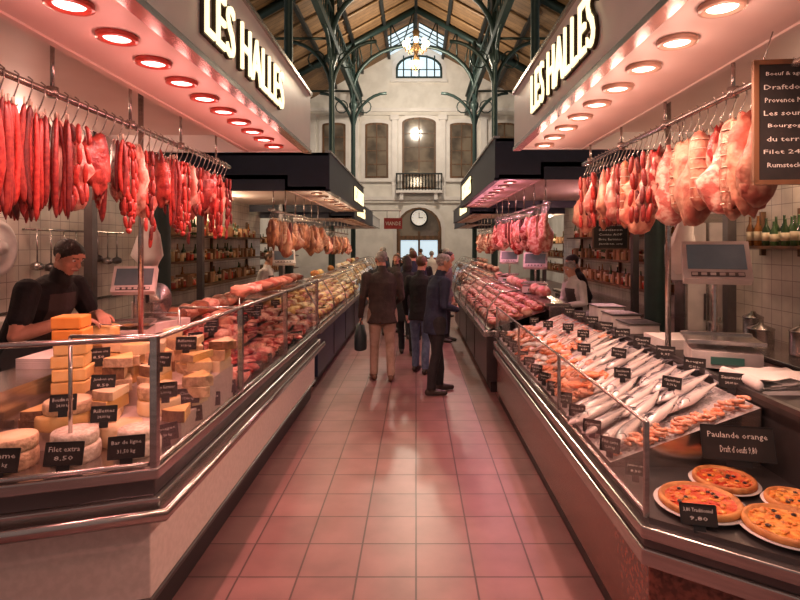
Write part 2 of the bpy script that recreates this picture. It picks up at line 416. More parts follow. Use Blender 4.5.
for x in CX:
    mb.bx(x-.1,x+.1,-1,29.7,9.05,9.3,'iron_green'); mb.bx(x-.06,x+.06,-1,29.7,10.1,10.2,'iron_green')
    for k in range(51):
        y=.0+k*.58; mb.cyl((x,y,9.3),(x,y+.29,10.1),.025,'iron_green',5); mb.cyl((x,y+.29,10.1),(x,y+.58,9.3),.025,'iron_green',5)
mb.obj('iron_girders')
for y in CY:
    mb=MB(); xc=-.1
    for s in(-1,1):
        a=Vector((0,y,PEAK-.15)); b=Vector((s*6.9,y,roofz(7)-.15)); mb.tube([a,b],[(.18,.11)]*2,'iron_green',4)
    x0,x1=CX; pts=[]
    for i in range(17):
        a=PI*i/16; pts.append((xc-(x1-x0)/2*math.cos(a),y,9.2+2.2*math.sin(a)))
    mb.tube(pts,[.1]*17,'iron_green',6)
    for i in range(2,15,2):
        p=Vector(pts[i]); mb.cyl(p,(p.x,y,roofz(p.x)-.15),.04,'iron_green',5)
        q=Vector(pts[i+1] if i<8 else pts[i-1]); mb.cyl((p.x,y,roofz(p.x)-.15),q,.03,'iron_green',5)
    for s in(-1,1):
        x=CX[0] if s<0 else CX[1]
        mb.cyl((x,y,9.2),(s*6.9,y,9.2),.05,'iron_green',6)
    mb.obj('roof_truss')
mb=MB()
for x in(-6,-4.5,-3,-1.5,0,1.5,3,4.5,6):
    mb.bx(x-.07,x+.07,-1,30,roofz(x)-.2,roofz(x)-.01,'iron_black')
for k in range(17):
    y=1+k*1.56
    for s in(-1,1):
        mb.tube([(0,y,PEAK-.06),(s*6.95,y,roofz(7)-.06)],[(.06,.05)]*2,'gold_beam',4)
mb.obj('roof_rafters')
def chandelier(x,y,z,sc=1,e=500,c=(1,.76,.5)):
    mb=MB()
    mb.cyl((x,y,z+.5*sc),(x,y,PEAK-.1),.018,'iron_black',6)
    mb.lathe((x,y,z),[(.03,-.45*sc),(.1*sc,-.35*sc),(.05*sc,-.2*sc),(.09*sc,0),(.06*sc,.3*sc),(.12*sc,.5*sc),(.02,.6*sc)],'gold_beam',12)
    for k in range(8):
        a=2*PI*k/8; cc,s_=math.cos(a),math.sin(a)
        pts=[(x+cc*r*sc,y+s_*r*sc,z+h*sc) for r,h in((.06,.1),(.2,-.12),(.3,-.1),(.34,.06))]
        mb.tube(pts,[.018*sc]*4,'gold_beam',6)
        mb.lathe((x+cc*.34*sc,y+s_*.34*sc,z+.12*sc),[(.03*sc,-.08*sc),(.06*sc,-.04*sc),(.075*sc,.02*sc),(.055*sc,.08*sc),(.02,.1*sc)],'globe_glow',10)
    mb.lathe((x,y,z-.42*sc),[(.02*sc,-.1*sc),(.08*sc,-.04*sc),(.09*sc,.03*sc),(.05*sc,.09*sc)],'globe_glow',10)
    o=mb.obj('chandelier')
    lamp('chandelier_light',(x,y,z-.75*sc),e,c,'POINT',.25,parent=o)
chandelier(.0,16.0,7.75,1,520)
chandelier(.0,24.0,9.9,.8,1250,(1,.84,.66))  # added chandelier, put in to brighten the end wall
chandelier(.0,6.0,8.2,1,240)  # added chandelier above the view, put in to light the near hall

# ------------------------------------------------------------------ canopies with signs
def canopy(name, s, X, y0, y1, zb, zt, mat, soff, ring, glow, lx, ls, energy, color, wback, text=None, inner=.62, lightevery=1, soffit_fill=0.):
    mb=MB()
    mb.bx(s*X,s*(X+.05),y0,y1,zb,zt,mat)
    mb.bx(s*(X+.05),s*(X+inner),y0,y1,zb+.01,zb+.06,soff)
    mb.bx(s*(X+inner-.04),s*(X+inner),y0,y1,zb,zb+.22,soff)
    mb.bx(s*(X+inner),s*wback,y0,y1,zb+.16,zb+.22,'ceil_panel')
    mb.bx(s*(X+.05),s*wback,y0,y0+.04,zb+.0,zt,mat); mb.bx(s*(X+.05),s*wback,y1-.04,y1,zb+.0,zt,mat)
    mb.bx(s*(X+.02),s*wback,y0,y1,zt-.04,zt,mat)
    mb.bx(s*(X-.02),s*(X+.06),y0,y1,zt,zt+.03,'steel'); mb.bx(s*(X-.012),s*(X+.06),y0,y1,zb-.012,zb+.02,'steel' if mat!='navy' else 'navy')
    o=mb.obj(name)
    k=0
    for y in ls:
        ml=MB()
        ml.lathe((s*lx,y,zb),[(.085,.01),(.085,-.008),(.062,-.012),(.055,-.002),(.05,-.004),(.0001,-.004)],[ring,ring,ring,glow,glow],18)
        ml.obj('downlight',o)
        if k%lightevery==0:
            lamp('downlight_bulb',(s*lx,y,zb-.055),energy,color,'SPOT',.03,2.6,o)
            if soffit_fill: lamp('soffit_fill_light',(s*lx,y,zb-.13),soffit_fill,color,'POINT',.03,2.6,o)  # added weak point lamp without a fitting, brightens the soffit
        k+=1
    if text:
        ya,yb,za,zb2=text
        ms=MB(); m=basis((s*X,(ya+yb)/2,(za+zb2)/2),(-s,0,0))
        put_text(ms,'LES HALLES',m,yb-ya,zb2-za,'letter_edge',.012,3,.018,.01)
        put_text(ms,'LES HALLES',m,yb-ya,zb2-za,'letter_glow',.028,3,-.006,.008)
        ms.obj('sign_lettering',o)
    return o
PINK=(1,.36,.31); WARM=(1,.54,.41); MAG=(1,.36,.48); WW=(1,.72,.48)
canopy('stall_canopy',-1,1.03,.9,5.2,2.75,3.3,'white_metal','ceil_panel','lamp_ring_redlit','lamp_glow_pink',1.3,[1.36+.32*k for k in range(12)],28,PINK,3.9,(2.54,4.03,2.86,3.14),soffit_fill=1.1)
canopy('stall_canopy',1,.93,.9,5.05,2.75,3.27,'white_metal','ceil_panel','lamp_ring','lamp_glow',1.16,[1.32+.35*k for k in range(11)],25,WARM,3.7,(2.7,4.17,2.87,3.17),.67,soffit_fill=1.5)
canopy('stall_canopy',-1,1.2,7.4,12.2,2.6,3.13,'navy','ceil_panel','lamp_ring','lamp_glow',1.45,[7.8+.55*k for k in range(8)],38,WW,4.2,(10.2,11.9,2.7,2.98),lightevery=2,soffit_fill=2.)
canopy('stall_canopy',1,1.0,6.75,12.0,2.68,3.2,'navy','ceil_panel','lamp_ring','lamp_glow',1.25,[7.1+.5*k for k in range(10)],42,MAG,4.2,(9.5,11.2,2.78,3.08),lightevery=2,soffit_fill=2.)
canopy('stall_canopy',-1,1.5,13.0,18.5,2.5,2.95,'navy','ceil_panel','lamp_ring','lamp_glow',1.75,[13.4+.9*k for k in range(6)],48,WW,4.4,(13.4,15.4,2.58,2.85),lightevery=2)
canopy('stall_canopy',1,1.3,12.9,18.5,2.6,3.0,'navy','ceil_panel','lamp_ring','lamp_glow',1.55,[13.4+.9*k for k in range(6)],48,WW,4.4,(13.4,15.4,2.68,2.92),lightevery=2)
canopy('stall_canopy',-1,1.7,19.5,25,2.6,3.0,'white_metal','ceil_panel','lamp_ring','lamp_glow',1.95,[20+1.2*k for k in range(4)],55,WW,4.6,lightevery=2)
canopy('stall_canopy',1,1.8,19.5,25,2.6,3.0,'navy','ceil_panel','lamp_ring','lamp_glow',2.05,[20+1.2*k for k in range(4)],55,WW,4.6,lightevery=2)
for s,x,ys in((-1,3.05,((5.0,2.91),(7.55,2.76),(12.05,2.76))),(1,2.85,((4.85,2.91),(6.95,2.84),(11.85,2.84)))):
    for y,zt in ys:
        mb=MB(); mb.bx(s*x-.04,s*x+.04,y-.04,y+.04,.04,zt,'steel_dark'); mb.bx(s*x-.09,s*x+.09,y-.09,y+.09,0,.04,'steel_dark'); mb.obj('support_post')

# ------------------------------------------------------------------ stall back walls + shelves
mb=MB(); mb.bx(-3.95,-3.8,.9,13,0,3.3,'wall_tile'); mb.bx(-3.8,-3.78,.9,13,0,.12,'steel'); mb.bx(-3.8,-3.775,.9,13,1.2,1.23,'steel'); mb.obj('stall_back_wall')
mb=MB(); mb.bx(3.6,3.75,.9,13,0,3.3,'wall_tile'); mb.bx(3.58,3.6,.9,13,0,.12,'steel'); mb.obj('stall_back_wall')
def bottle(mb,x,y,z,h,r,mat,lab=True):
    mb.lathe((x,y,z),[(r*.9,0),(r,.01),(r,h*.58),(r*.4,h*.75),(r*.32,h*.95),(r*.38,h)],mat,9)
    if lab: mb.lathe((x,y,z),[(r*1.02,h*.18),(r*1.02,h*.48)],'label',9)
def jar(mb,x,y,z,h,r,mat):
    mb.lathe((x,y,z),[(r*.9,0),(r,.01),(r,h*.8),(r*.85,h*.85),(r*.9,h*.86),(r*.9,h)],[mat,mat,mat,'label','label'],9)
def shelf_unit(name, s, xw, y0, y1, zs, d=.3, kinds='mix', frame='wood'):
    mb=MB(); xa,xb=s*(xw-d),s*xw
    for z in zs: mb.bx(xa,xb,y0,y1,z-.03,z,frame)
    for y in(y0,(y0+y1)/2,y1): mb.bx(s*(xw-.05),xb,y-.015,y+.015,zs[0]-.1,zs[-1]+.35,frame)
    for z in zs:
        for row in(0,1):
            y=y0+.06
            while y<y1-.05:
                x=s*(xw-.08-row*.12-U(0,.02)); q=R()
                if kinds=='bottle' or (kinds=='mix' and q<.18): bottle(mb,x,y,z,U(.22,.3),.035,random.choice(['glass_green','glass_amber','glass_green']))
                elif q<.7: jar(mb,x,y,z,U(.1,.18),.042,random.choice(['jar_red','jar_cream','glass_amber']))
                else: mb.box((x,y,z+.09),(.1,.085,.18),'box_card')
                y+=U(.085,.14)
    return mb.obj(name)
shelf_unit('bottle_shelf',1,3.6,4.4,5.5,[1.84],.3,'bottle')
shelf_unit('jar_shelf',1,3.6,7.2,11.5,[1.2,1.6,2.0],.35)
shelf_unit('jar_shelf',-1,3.8,7.8,11.9,[1.2,1.6,2.0],.4)
shelf_unit('jar_shelf',1,4.4,13.4,18.2,[1.1,1.5,1.9],.4)
shelf_unit('jar_shelf',-1,4.4,13.4,18.2,[1.1,1.5,1.9],.4)
def workbench(s,xw,y0,y1,d=.6,h=.9):
    mb=MB(); mb.bx(s*(xw-d),s*xw,y0,y1,h-.05,h,'steel'); mb.bx(s*(xw-d+.05),s*xw,y0+.03,y1-.03,.12,h-.05,'panel_white'); mb.bx(s*(xw-d+.1),s*xw,y0+.05,y1-.05,0,.12,'kick')
    n=int((y1-y0)/.7)
    for i in range(n):
        y=y0+.05+(y1-y0-.1)*(i+.5)/n; mb.bx(s*(xw-d+.03),s*(xw-d+.05),y-.3,y+.3,.18,h-.09,'steel'); mb.bx(s*(xw-d+.01),s*(xw-d+.03),y-.1,y+.1,h-.16,h-.14,'steel_dark')
    return mb.obj('workbench',bevel=.004)
workbench(1,3.57,3.6,5.95); workbench(-1,3.77,3.2,5.9); workbench(1,3.57,7.3,11.6); workbench(-1,3.77,7.8,11.9)
mb=MB()
for (x,y,r,h) in((3.2,4.95,.11,.16),(3.35,5.3,.09,.22),(3.2,5.6,.12,.12),(3.3,4.55,.1,.2)):
    mb.lathe((x,y,.9),[(r*.95,0),(r,.02),(r,h),(r*1.06,h+.01),(r*1.0,h+.02),(.03,h+.05),(.02,h+.07)],'steel',16)
mb.obj('steel_pots')
mb=MB()
for i in range(4):
    y=4.0+i*.42; mb.bx(-3.6,-3.3,y-.14,y+.14,.9,.9+U(.15,.34),random.choice(['plastic_white','box_card','plastic_white']))
mb.obj('storage_boxes',bevel=.008)
mb=MB(); mb.cyl((-3.74,5.1,2.0),(-3.74,6.8,2.0),.012,'steel',8)
for y in(5.15,6.75): mb.cyl((-3.74,y,2.0),(-3.8,y,2.0),.01,'steel',6)
for i in range(8):
    y=5.25+i*.2; L=U(.2,.34); mb.cyl((-3.73,y,2.0),(-3.73,y,2.0-L),.008,'steel',6)
    mb.lathe((-3.73,y,2.0-L-.05),[(.01,-.04),(.05,-.03),(.06,.0),(.05,.03),(.01,.05)],'steel_dark' if i%2 else 'steel',10)
mb.obj('utensil_rail')
def slicer(x,y,z,yaw):
    T=Matrix.Translation((x,y,z))@Matrix.Rotation(yaw,4,'Z'); mb=MB()
    mb.box((0,0,.05),(.42,.34,.08),'plastic_white',T); mb.box((0,.1,.16),(.2,.12,.16),'plastic_white',T)
    D=T@Matrix.Translation((.02,.0,.24))@Matrix.Rotation(PI/2,4,'X')
    mb.lathe((0,0,0),[(.15,-.006),(.155,0),(.15,.006),(.06,.012),(.03,.03)],'steel',30,mtx=D)
    mb.box((-.05,-.1,.15),(.3,.14,.012),'steel',T@Matrix.Rotation(.12,4,'Y')); mb.box((-.17,-.1,.2),(.012,.14,.12),'steel',T); mb.cyl(T@Vector((-.17,-.1,.25)),T@Vector((-.17,-.1,.35)),.015,'black',10)
    for a in(-.17,.17):
        for b in(-.13,.13): mb.box((a,b,.005),(.04,.04,.01),'black',T)
    mb.obj('meat_slicer',bevel=.006)
mb=MB(); mb.bx(3.05,3.56,6.05,6.3,0,2.2,'steel'); mb.bx(3.08,3.28,6.03,6.05,.2,2.1,'plastic_white'); mb.bx(3.32,3.53,6.03,6.05,.2,2.1,'plastic_white'); mb.bx(3.25,3.27,6.0,6.03,1.0,1.3,'steel_dark'); mb.bx(3.33,3.35,6.0,6.03,1.0,1.3,'steel_dark'); mb.obj('refrigerator',bevel=.006)
mb=MB(); m=basis((-3.78,4.75,1.82),(1,0,0)); mb.lathe((0,0,0),[(.26,0),(.26,.04),(.22,.06),(.2,.05),(.08,.05),(.05,.12)],'plastic_white',28,mtx=m); mb.obj('wall_fan')

# ------------------------------------------------------------------ goods helpers
def steak(mb,x,y,z,mats=('meat','meat_dark','meat_pink','meat'),sc=1.):
    a=U(0,PI); m=random.choice(mats)
    mb.blob((x,y,z+.02*sc),(U(.06,.11)*sc,U(.04,.065)*sc,U(.018,.03)*sc),m,.2,Matrix.Rotation(a,4,'Z')@Matrix.Rotation(U(-.25,.25),4,'X'))
def slices(mb,x,y,z,dx,dy,n,r,mat):
    d=math.hypot(dx,dy); ux,uy=dx/d,dy/d
    for i in range(n):
        c=(x+dx*i/n,y+dy*i/n,z+.02)
        m=Matrix.Translation(c)@Matrix.Rotation(math.atan2(uy,ux),4,'Z')@Matrix.Rotation(-.9,4,'Y')
        mb.lathe((0,0,0),[(r*.96,-.002),(r,0),(r*.96,.003)],['fat',mat,mat],12,mtx=m)
def link(mb,p,d,L,r,mat,n=7):
    p=Vector(p);d=Vector(d).normalized(); o=d.orthogonal().normalized()*L*U(-.08,.08)
    pts=[p+d*L*t+o*math.sin(PI*t) for t in(0,.08,.3,.5,.7,.92,1)]
    mb.tube(pts,[r*.25,r*.75,r,r*1.03,r,r*.75,r*.25],mat,n)
# ------------------------------------------------------------------ LEFT near counter
root=empty('charcuterie_display_counter',(0,0,0))
P=[(-1.2,2.45),(-1.2,6.5),(-2.2,6.5),(-2.2,2.134)]
mb=MB()
mb.prism(offp(P,-.07),0,.2,'kick'); mb.prism(offp(P,-.03),.2,.6,'panel_white'); mb.prism(offp(P,-.015),.19,.215,'steel_dark')
mb.prism(offp(P,.03),.6,.70,'steel'); mb.prism(offp(P,.0),.70,.78,'steel_dark'); mb.prism(offp(P,.025),.78,.83,'steel')
mb.obj('counter_body',root,bevel=.006)
mb=MB()
q=offp(P,.07); mb.tube([(q[3][0],q[3][1],.635),(q[0][0],q[0][1],.635),(q[1][0],q[1][1],.635)],[(.03,.018)]*3,'steel',10,ref=(0,0,1))
q=offp(P,.0)
for z,r in((1.42,.013),(.845,.012)): mb.tube([(q[3][0],q[3][1],z),(q[0][0],q[0][1],z),(q[1][0],q[1][1],z)],[r]*3,'steel',8)
for (x,y) in((q[0][0],q[0][1]),(-1.2,3.65),(-1.2,4.9),(-1.2,6.45)):
    mb.bx(x-.016,x+.016,y-.016,y+.016,.83,1.43,'steel')
for y in(2.5,3.65,4.9,6.45):
    mb.cyl((-1.2,y,1.42),(-1.62,y,1.42),.01,'steel',8); mb.cyl((-1.62,y,.9),(-1.62,y,1.42),.009,'steel',8)
mb.obj('glass_frame',root)
mb=MB(); mb.bx(-1.203,-1.197,2.47,6.45,.85,1.41,'glass'); 
dx,dy=q[3][0]-q[0][0],q[3][1]-q[0][1]; ln=math.hypot(dx,dy); m=Matrix.Translation((q[0][0],q[0][1],0))@Matrix.Rotation(math.atan2(dy,dx),4,'Z')
mb.bx(.02,ln-.02,-.003,.003,.85,1.41,'glass',m); mb.bx(-1.62,-1.22,4.2,6.45,1.425,1.432,'glass'); mb.obj('glass_panes',root)
mb=MB()
def zl(x): return .86+(-1.25-x)*.3
vs=[(-1.22,3.62,.83),(-2.0,3.62,.83),(-2.0,6.48,.83),(-1.22,6.48,.83),(-1.22,3.62,zl(-1.22)),(-2.0,3.62,zl(-2.0)),(-2.0,6.48,zl(-2.0)),(-1.22,6.48,zl(-1.22))]
mb.add(vs,[(0,1,2,3),(4,7,6,5),(0,4,5,1),(1,5,6,2),(2,6,7,3),(3,7,4,0)],'steel_dark')
mb.prism([(-1.24,2.82),(-1.24,3.61),(-2.0,3.61),(-2.0,2.6)],.83,.93,'panel_white'); mb.prism([(-1.24,3.12),(-1.24,3.61),(-2.0,3.61),(-2.0,2.98)],.93,1.04,'panel_white')
mb.bx(-2.32,-2.0,2.2,6.5,1.1,1.14,'steel'); mb.bx(-2.04,-2.0,2.2,6.5,.83,1.1,'steel')
mb.obj('display_decks',root)

# cheeses
def wheel(x,y,z,r,h,side='rind',top='rind'):
    mb=MB(); mb.lathe((x,y,z),[(r*.95,0),(r,.012),(r*1.01,h*.5),(r,h-.012),(r*.95,h),(r*.4,h+.002)],[side,side,side,side,top],28); return mb.obj('cheese_wheel')
def wedge(mb,x,y,z,r,h,ang,rot,mat='cheese_yellow',rind='rind'):
    n=6; pts=[(0,0)]+[(r*math.cos(ang*i/n),r*math.sin(ang*i/n)) for i in range(n+1)]
    k=len(pts); vs=[(p[0]-r*.5,p[1],0) for p in pts]+[(p[0]-r*.5,p[1],h) for p in pts]
    fs=[tuple(reversed(range(k))),tuple(range(k,2*k))]+[(i,(i+1)%k,k+(i+1)%k,k+i) for i in range(k)]
    ms=[rind,mat,mat]+[rind]*n+[mat]
    mb.add(vs,fs,ms[:len(fs)],False,None,Matrix.Translation((x,y,z))@Matrix.Rotation(rot,4,'Z'))
for a in((-1.37,2.63,.83,.105,.07,'rind_white','rind_white'),(-1.37,2.63,.902,.09,.05,'rind_white','rind_white'),(-1.63,2.55,.83,.11,.075,'rind_white','rind_white'),(-1.63,2.55,.907,.1,.06,'rind_white','rind_white'),(-1.87,2.46,.83,.11,.08,'rind','rind_white'),(-1.86,2.46,.912,.1,.06,'rind','cheese_pale'),(-1.52,2.76,.83,.1,.1,'cheese_pale','cheese_pale'),(-1.8,2.72,.93,.12,.07,'cheese_yellow','cheese_yellow'),(-1.78,2.73,1.0,.11,.06,'rind','cheese_pale'),(-1.42,2.95,.93,.11,.08,'cheese_pale','cheese_yellow'),(-1.43,2.95,1.012,.1,.07,'rind','cheese_pale')):
    wheel(*a)
mb=MB()
for i in range(6):
    m=Matrix.Translation((-1.9+U(-.01,.01),2.95,1.04+.0705*i))@Matrix.Rotation(.25+U(-.12,.12),4,'Z')
    mb.box((0,0,.034),(.17-.004*i,.15,.066),'cheese_orange' if i>3 else 'cheese_yellow',m)
mb.obj('cheese_block_stack',bevel=.008)
mb=MB()
for i in range(2):
    mb.box((-1.83,3.36,1.14+.09*i),(.2,.17,.085),'cheese_pale' if i else 'cheese_yellow')
mb.box((-1.83,3.36,1.067),(.24,.22,.055),'box_card')
mb.obj('cheese_block_stack',bevel=.01)
mb=MB()
for (x,y,z,n) in((-1.7,3.03,1.04,3),(-1.58,3.22,1.04,4),(-1.7,3.2,1.04,4),(-1.35,3.3,1.04,3),(-1.45,3.45,1.04,4),(-1.6,3.5,1.04,4),(-1.3,3.1,.93,3),(-1.95,2.74,.93,2),(-1.5,3.08,.93,4),(-1.64,2.85,.93,3),(-1.28,2.85,.93,1),(-1.3,3.5,1.04,3),(-1.9,3.18,1.04,2)):
    hz=z
    for i in range(n):
        h=U(.045,.07); wedge(mb,x+U(-.01,.01),y+U(-.01,.01),hz,U(.16,.2),h,U(.6,.9),-PI/2-.4+U(-.5,.5),random.choice(['cheese_yellow','cheese_pale','cheese_pale','cheese_yellow']),random.choice(['rind','rind_dark','cheese_pale','rind'])); hz+=h+.001
mb.obj('cheese_wedges',bevel=.004)
mb=MB()
for (x,y,z,w,h) in((-1.36,2.505,.9,.16,.1),(-1.6,2.425,.9,.16,.1),(-1.84,2.345,.9,.17,.1)): card(mb,(x,y,z),w,h,(.15,-1,.25))
for (x,y,z) in((-1.55,2.65,1.01),(-1.72,2.6,1.08),(-1.33,2.83,1.08),(-1.66,2.83,1.12),(-1.45,3.02,1.2),(-1.82,3.06,1.22),(-1.28,3.0,1.0),(-1.4,3.25,1.25)): card(mb,(x,y,z),.115,.075,(.2,-1,.25))
for i in range(13): card(mb,(-1.25-.02*R(),2.7+.29*i,.9),.12,.08,(.75,-1,.25))
for i in range(9): card(mb,(-1.55-.3*R(),3.8+.31*i,1.12+.05*R()),.1,.065,(.5,-1,.25))
mb.obj('price_cards')
mb=MB()
y=3.68
while y<6.42:
    for x in [-1.29-.14*i for i in range(6)]:
        z=zl(x)
        k=random.choice('ssflb')
        if k=='s':
            for _ in range(4): steak(mb,x+U(-.05,.05),y+U(-.06,.06),z+U(0,.06),('meat','meat_dark','meat_pink','meat'))
        elif k=='f': slices(mb,x-.06,y-.06,z,.13,.1,9,.05,random.choice(['meat_pink','meat','salami']))
        elif k=='l':
            for j in range(6): link(mb,(x-.06,y-.08+.03*j,z+.02+.02*(j%2)),(1,U(-.2,.2),.2),.13,.016,random.choice(['sausage','meat_pink','salami']))
        else: mb.blob((x,y,z+.05),(.08,.09,.055),random.choice(['cured_ham','meat','fat','meat_pink']),.15)
    y+=.15
mb.obj('charcuterie_assortment')
mb=MB()
for i in range(8):
    y=4.35+i*.27; mb.blob((-1.42,y,1.475),(.1,.11,.045),random.choice(['meat_pink','cured_ham','ham_skin','salami']),.2)
for i in range(7):
    y=4.75+i*.27; mb.blob((-2.15,y,1.22),(.1,.13,.08),random.choice(['ham_skin','meat_pink','salami','cured_ham']),.15)
mb.obj('cooked_hams')
mb=MB()
for i in range(5): mb.box((-2.16,3.2,1.145+.012*i),(.26,.3,.01),'paper',Matrix.Identity(4))
mb.obj('wrapping_paper')
slicer(-2.16,4.42,1.14,1.2)

def scale_machine(name,x,y,z,s,hh=.5,yaw=0.,k=1.):
    mb=MB(); T=Matrix.Translation((x,y,z))@Matrix.Rotation(yaw,4,'Z')@Matrix.Scale(k,4)
    mb.box((0,0,.06),(.34,.36,.09),'plastic_white',T); mb.box((0,-.185,.06),(.16,.01,.04),'lcd',T)
    for a in(-.13,.13):
        for b in(-.14,.14): mb.box((a,b,.0075),(.04,.04,.015),'black',T)
    mb.box((0,0,.12),(.05,.05,.04),'steel',T); mb.box((0,0,.146),(.38,.32,.012),'steel',T)
    mb.box((0,-.16,.155),(.38,.01,.02),'steel',T); mb.box((0,.16,.155),(.38,.01,.02),'steel',T)
    mb.cyl(T@Vector((.0,.2,.03)),T@Vector((0,.2,hh)),.02,'steel',10)
    D=T@Matrix.Translation((0,.17,hh+.08))@Matrix.Rotation(-.55,4,'X')
    mb.box((0,0,0),(.36,.07,.26),'plastic_white',D); mb.box((0,-.037,.02),(.31,.004,.17),'screen',D); mb.box((0,-.037,-.1),(.28,.006,.03),'steel_dark',D)
    for j in range(6): mb.box((-.12+.048*j,-.041,-.1),(.03,.006,.018),'plastic_white',D)
    return mb.obj(name,bevel=.006)
scale_machine('weighing_scale',-2.14,3.99,1.14,-1,.43,.25,.85)

# ------------------------------------------------------------------ hanging racks
def rack(s,x,z,y0,y1,zc,name='hanging_rack'):
    mb=MB(); mb.cyl((s*x,y0,z),(s*x,y1,z),.017,'steel',10)
    y=y0+.25
    while y<y1: mb.cyl((s*x,y,z),(s*x,y,zc),.01,'steel',8); mb.lathe((s*x,y,z),[(.028,-.02),(.028,.03)],'steel',10); y+=.72
    y=y0+.08
    while y<y1-.05:
        pts=[(s*x,y,z+.03),(s*x+.02,y,z+.015),(s*x+.018,y,z-.03),(s*x,y,z-.08),(s*x-.016,y,z-.11),(s*x-.002,y,z-.14),(s*x+.016,y,z-.12)]
        mb.tube(pts,[.0035]*7,'steel',5); y+=.085
    return mb.obj(name)
rack(-1,1.8,2.6,.95,5.15,2.91); rack(1,1.57,2.6,.95,5.0,2.76)
def chain(mb,x,y,z,n,L,r,mat):
    for i in range(n):
        link(mb,(x,y,z),(U(-.15,.15),U(-.15,.15),-1),L,r,mat); z-=L*.97
def loopc(mb,x,y,z,L,w,r,mat,ax=1):
    pts=[]; N=14
    for i in range(N+1):
        t=i/N; a=PI*2*t; pts.append(Vector((x+U(-.004,.004),y+w*.5*math.sin(a),z-L*.5*(1-math.cos(a)))))
    for i in range(N):
        d=pts[i+1]-pts[i]; link(mb,pts[i],d,d.length*1.02,r,mat,6)
def hang_ham(mb,x,y,z,L,w,mat,fat='fat'):
    th=U(0,PI); ref=(math.cos(th),math.sin(th),0)
    pr=[(.0,.14),(.06,.18),(.14,.28),(.24,.45),(.36,.68),(.5,.9),(.64,1.),(.78,.97),(.89,.75),(.96,.5),(1.,.2)]
    bx,by=U(-.03,.03),U(-.03,.03)
    pts=[(x+bx*t,y+by*t,z-L*t) for t,_ in pr]
    mb.tube(pts,[(w*k,w*k*.55) for _,k in pr],mat,14,ref=ref,nz=.42)
def hang_slab(mb,x,y,z,L,w,mat):
    mb.blob((x,y,z-L/2),(w*.42,w,L/2),mat,.24,Matrix.Rotation(U(0,PI),4,'Z')@Matrix.Rotation(U(-.12,.12),4,'X'),14,12,fr=2.2)
def hang_saucisson(mb,x,y,z,L,r,mat,net=False):
    pr=[(0,.2),(.03,.6),(.1,.92),(.3,1),(.45,.98),(.6,1.05),(.85,1),(.95,.7),(1,.2)]
    bx,by=U(-.025,.025),U(-.025,.025)
    mb.tube([(x+bx*math.sin(PI*t),y+by*math.sin(PI*t),z-L*t) for t,_ in pr],[r*k for _,k in pr],mat,10,nz=.16)
    if net:
        for t in(.12,.24,.36,.48,.6,.72,.84): mb.lathe((x+bx*math.sin(PI*t),y+by*math.sin(PI*t),z-L*t),[(r*1.04,-.002),(r*1.07,0),(r*1.04,.002)],'net_string',8)
    mb.cyl((x,y,z),(x,y,z+.03),.004,'net_string',5)
ms,mh=MB(),MB(); y=1.2; seq=0
while y<5.05:
    z=2.47; j=lambda:U(-.03,.03)
    if y<2.6:
        for k in range(6): hang_saucisson(ms,-1.8+U(-.1,.1),y+U(-.03,.03),z-U(0,.04),U(.42,.5),U(.011,.016),random.choice(['sausage_dark','sausage']))
        y+=.05
    else:
        t=seq%8
        if t in(0,4): hang_slab(mh,-1.8+j(),y+.03,z,U(.34,.42),.08,'meat' if t else 'fat'); y+=.1
        elif t==1: 
            for k in range(5): chain(ms,-1.8+U(-.08,.08),y+U(-.035,.035),z,random.choice([4,5,6]),U(.09,.11),.013,random.choice(['sausage','sausage_dark']))
            y+=.09
        elif t==2: hang_ham(mh,-1.8+j(),y+.03,z,U(.36,.46),.095,'meat_pink'); y+=.1
        elif t==3: hang_slab(mh,-1.76+j(),y+.02,z,U(.3,.36),.075,'meat_dark'); y+=.08
        elif t==5:
            for k in range(6): hang_saucisson(ms,-1.8+U(-.08,.08),y+j(),z,U(.3,.5),.013,random.choice(['sausage','sausage_dark']))
            y+=.08
        elif t==6: hang_slab(mh,-1.8+j(),y,z,U(.26,.36),.085,'meat'); loopc(ms,-1.74,y+.03,z,.55,.1,.013,'sausage'); y+=.1
        else:
            for k in range(4): loopc(ms,-1.8+U(-.07,.07),y+j(),z,U(.42,.6),.09,.013,'sausage')
            y+=.1
        seq+=1
ms.obj('hanging_sausages'); mh.obj('hanging_meat_cuts')
ms,mh=MB(),MB(); y=1.3; seq=0
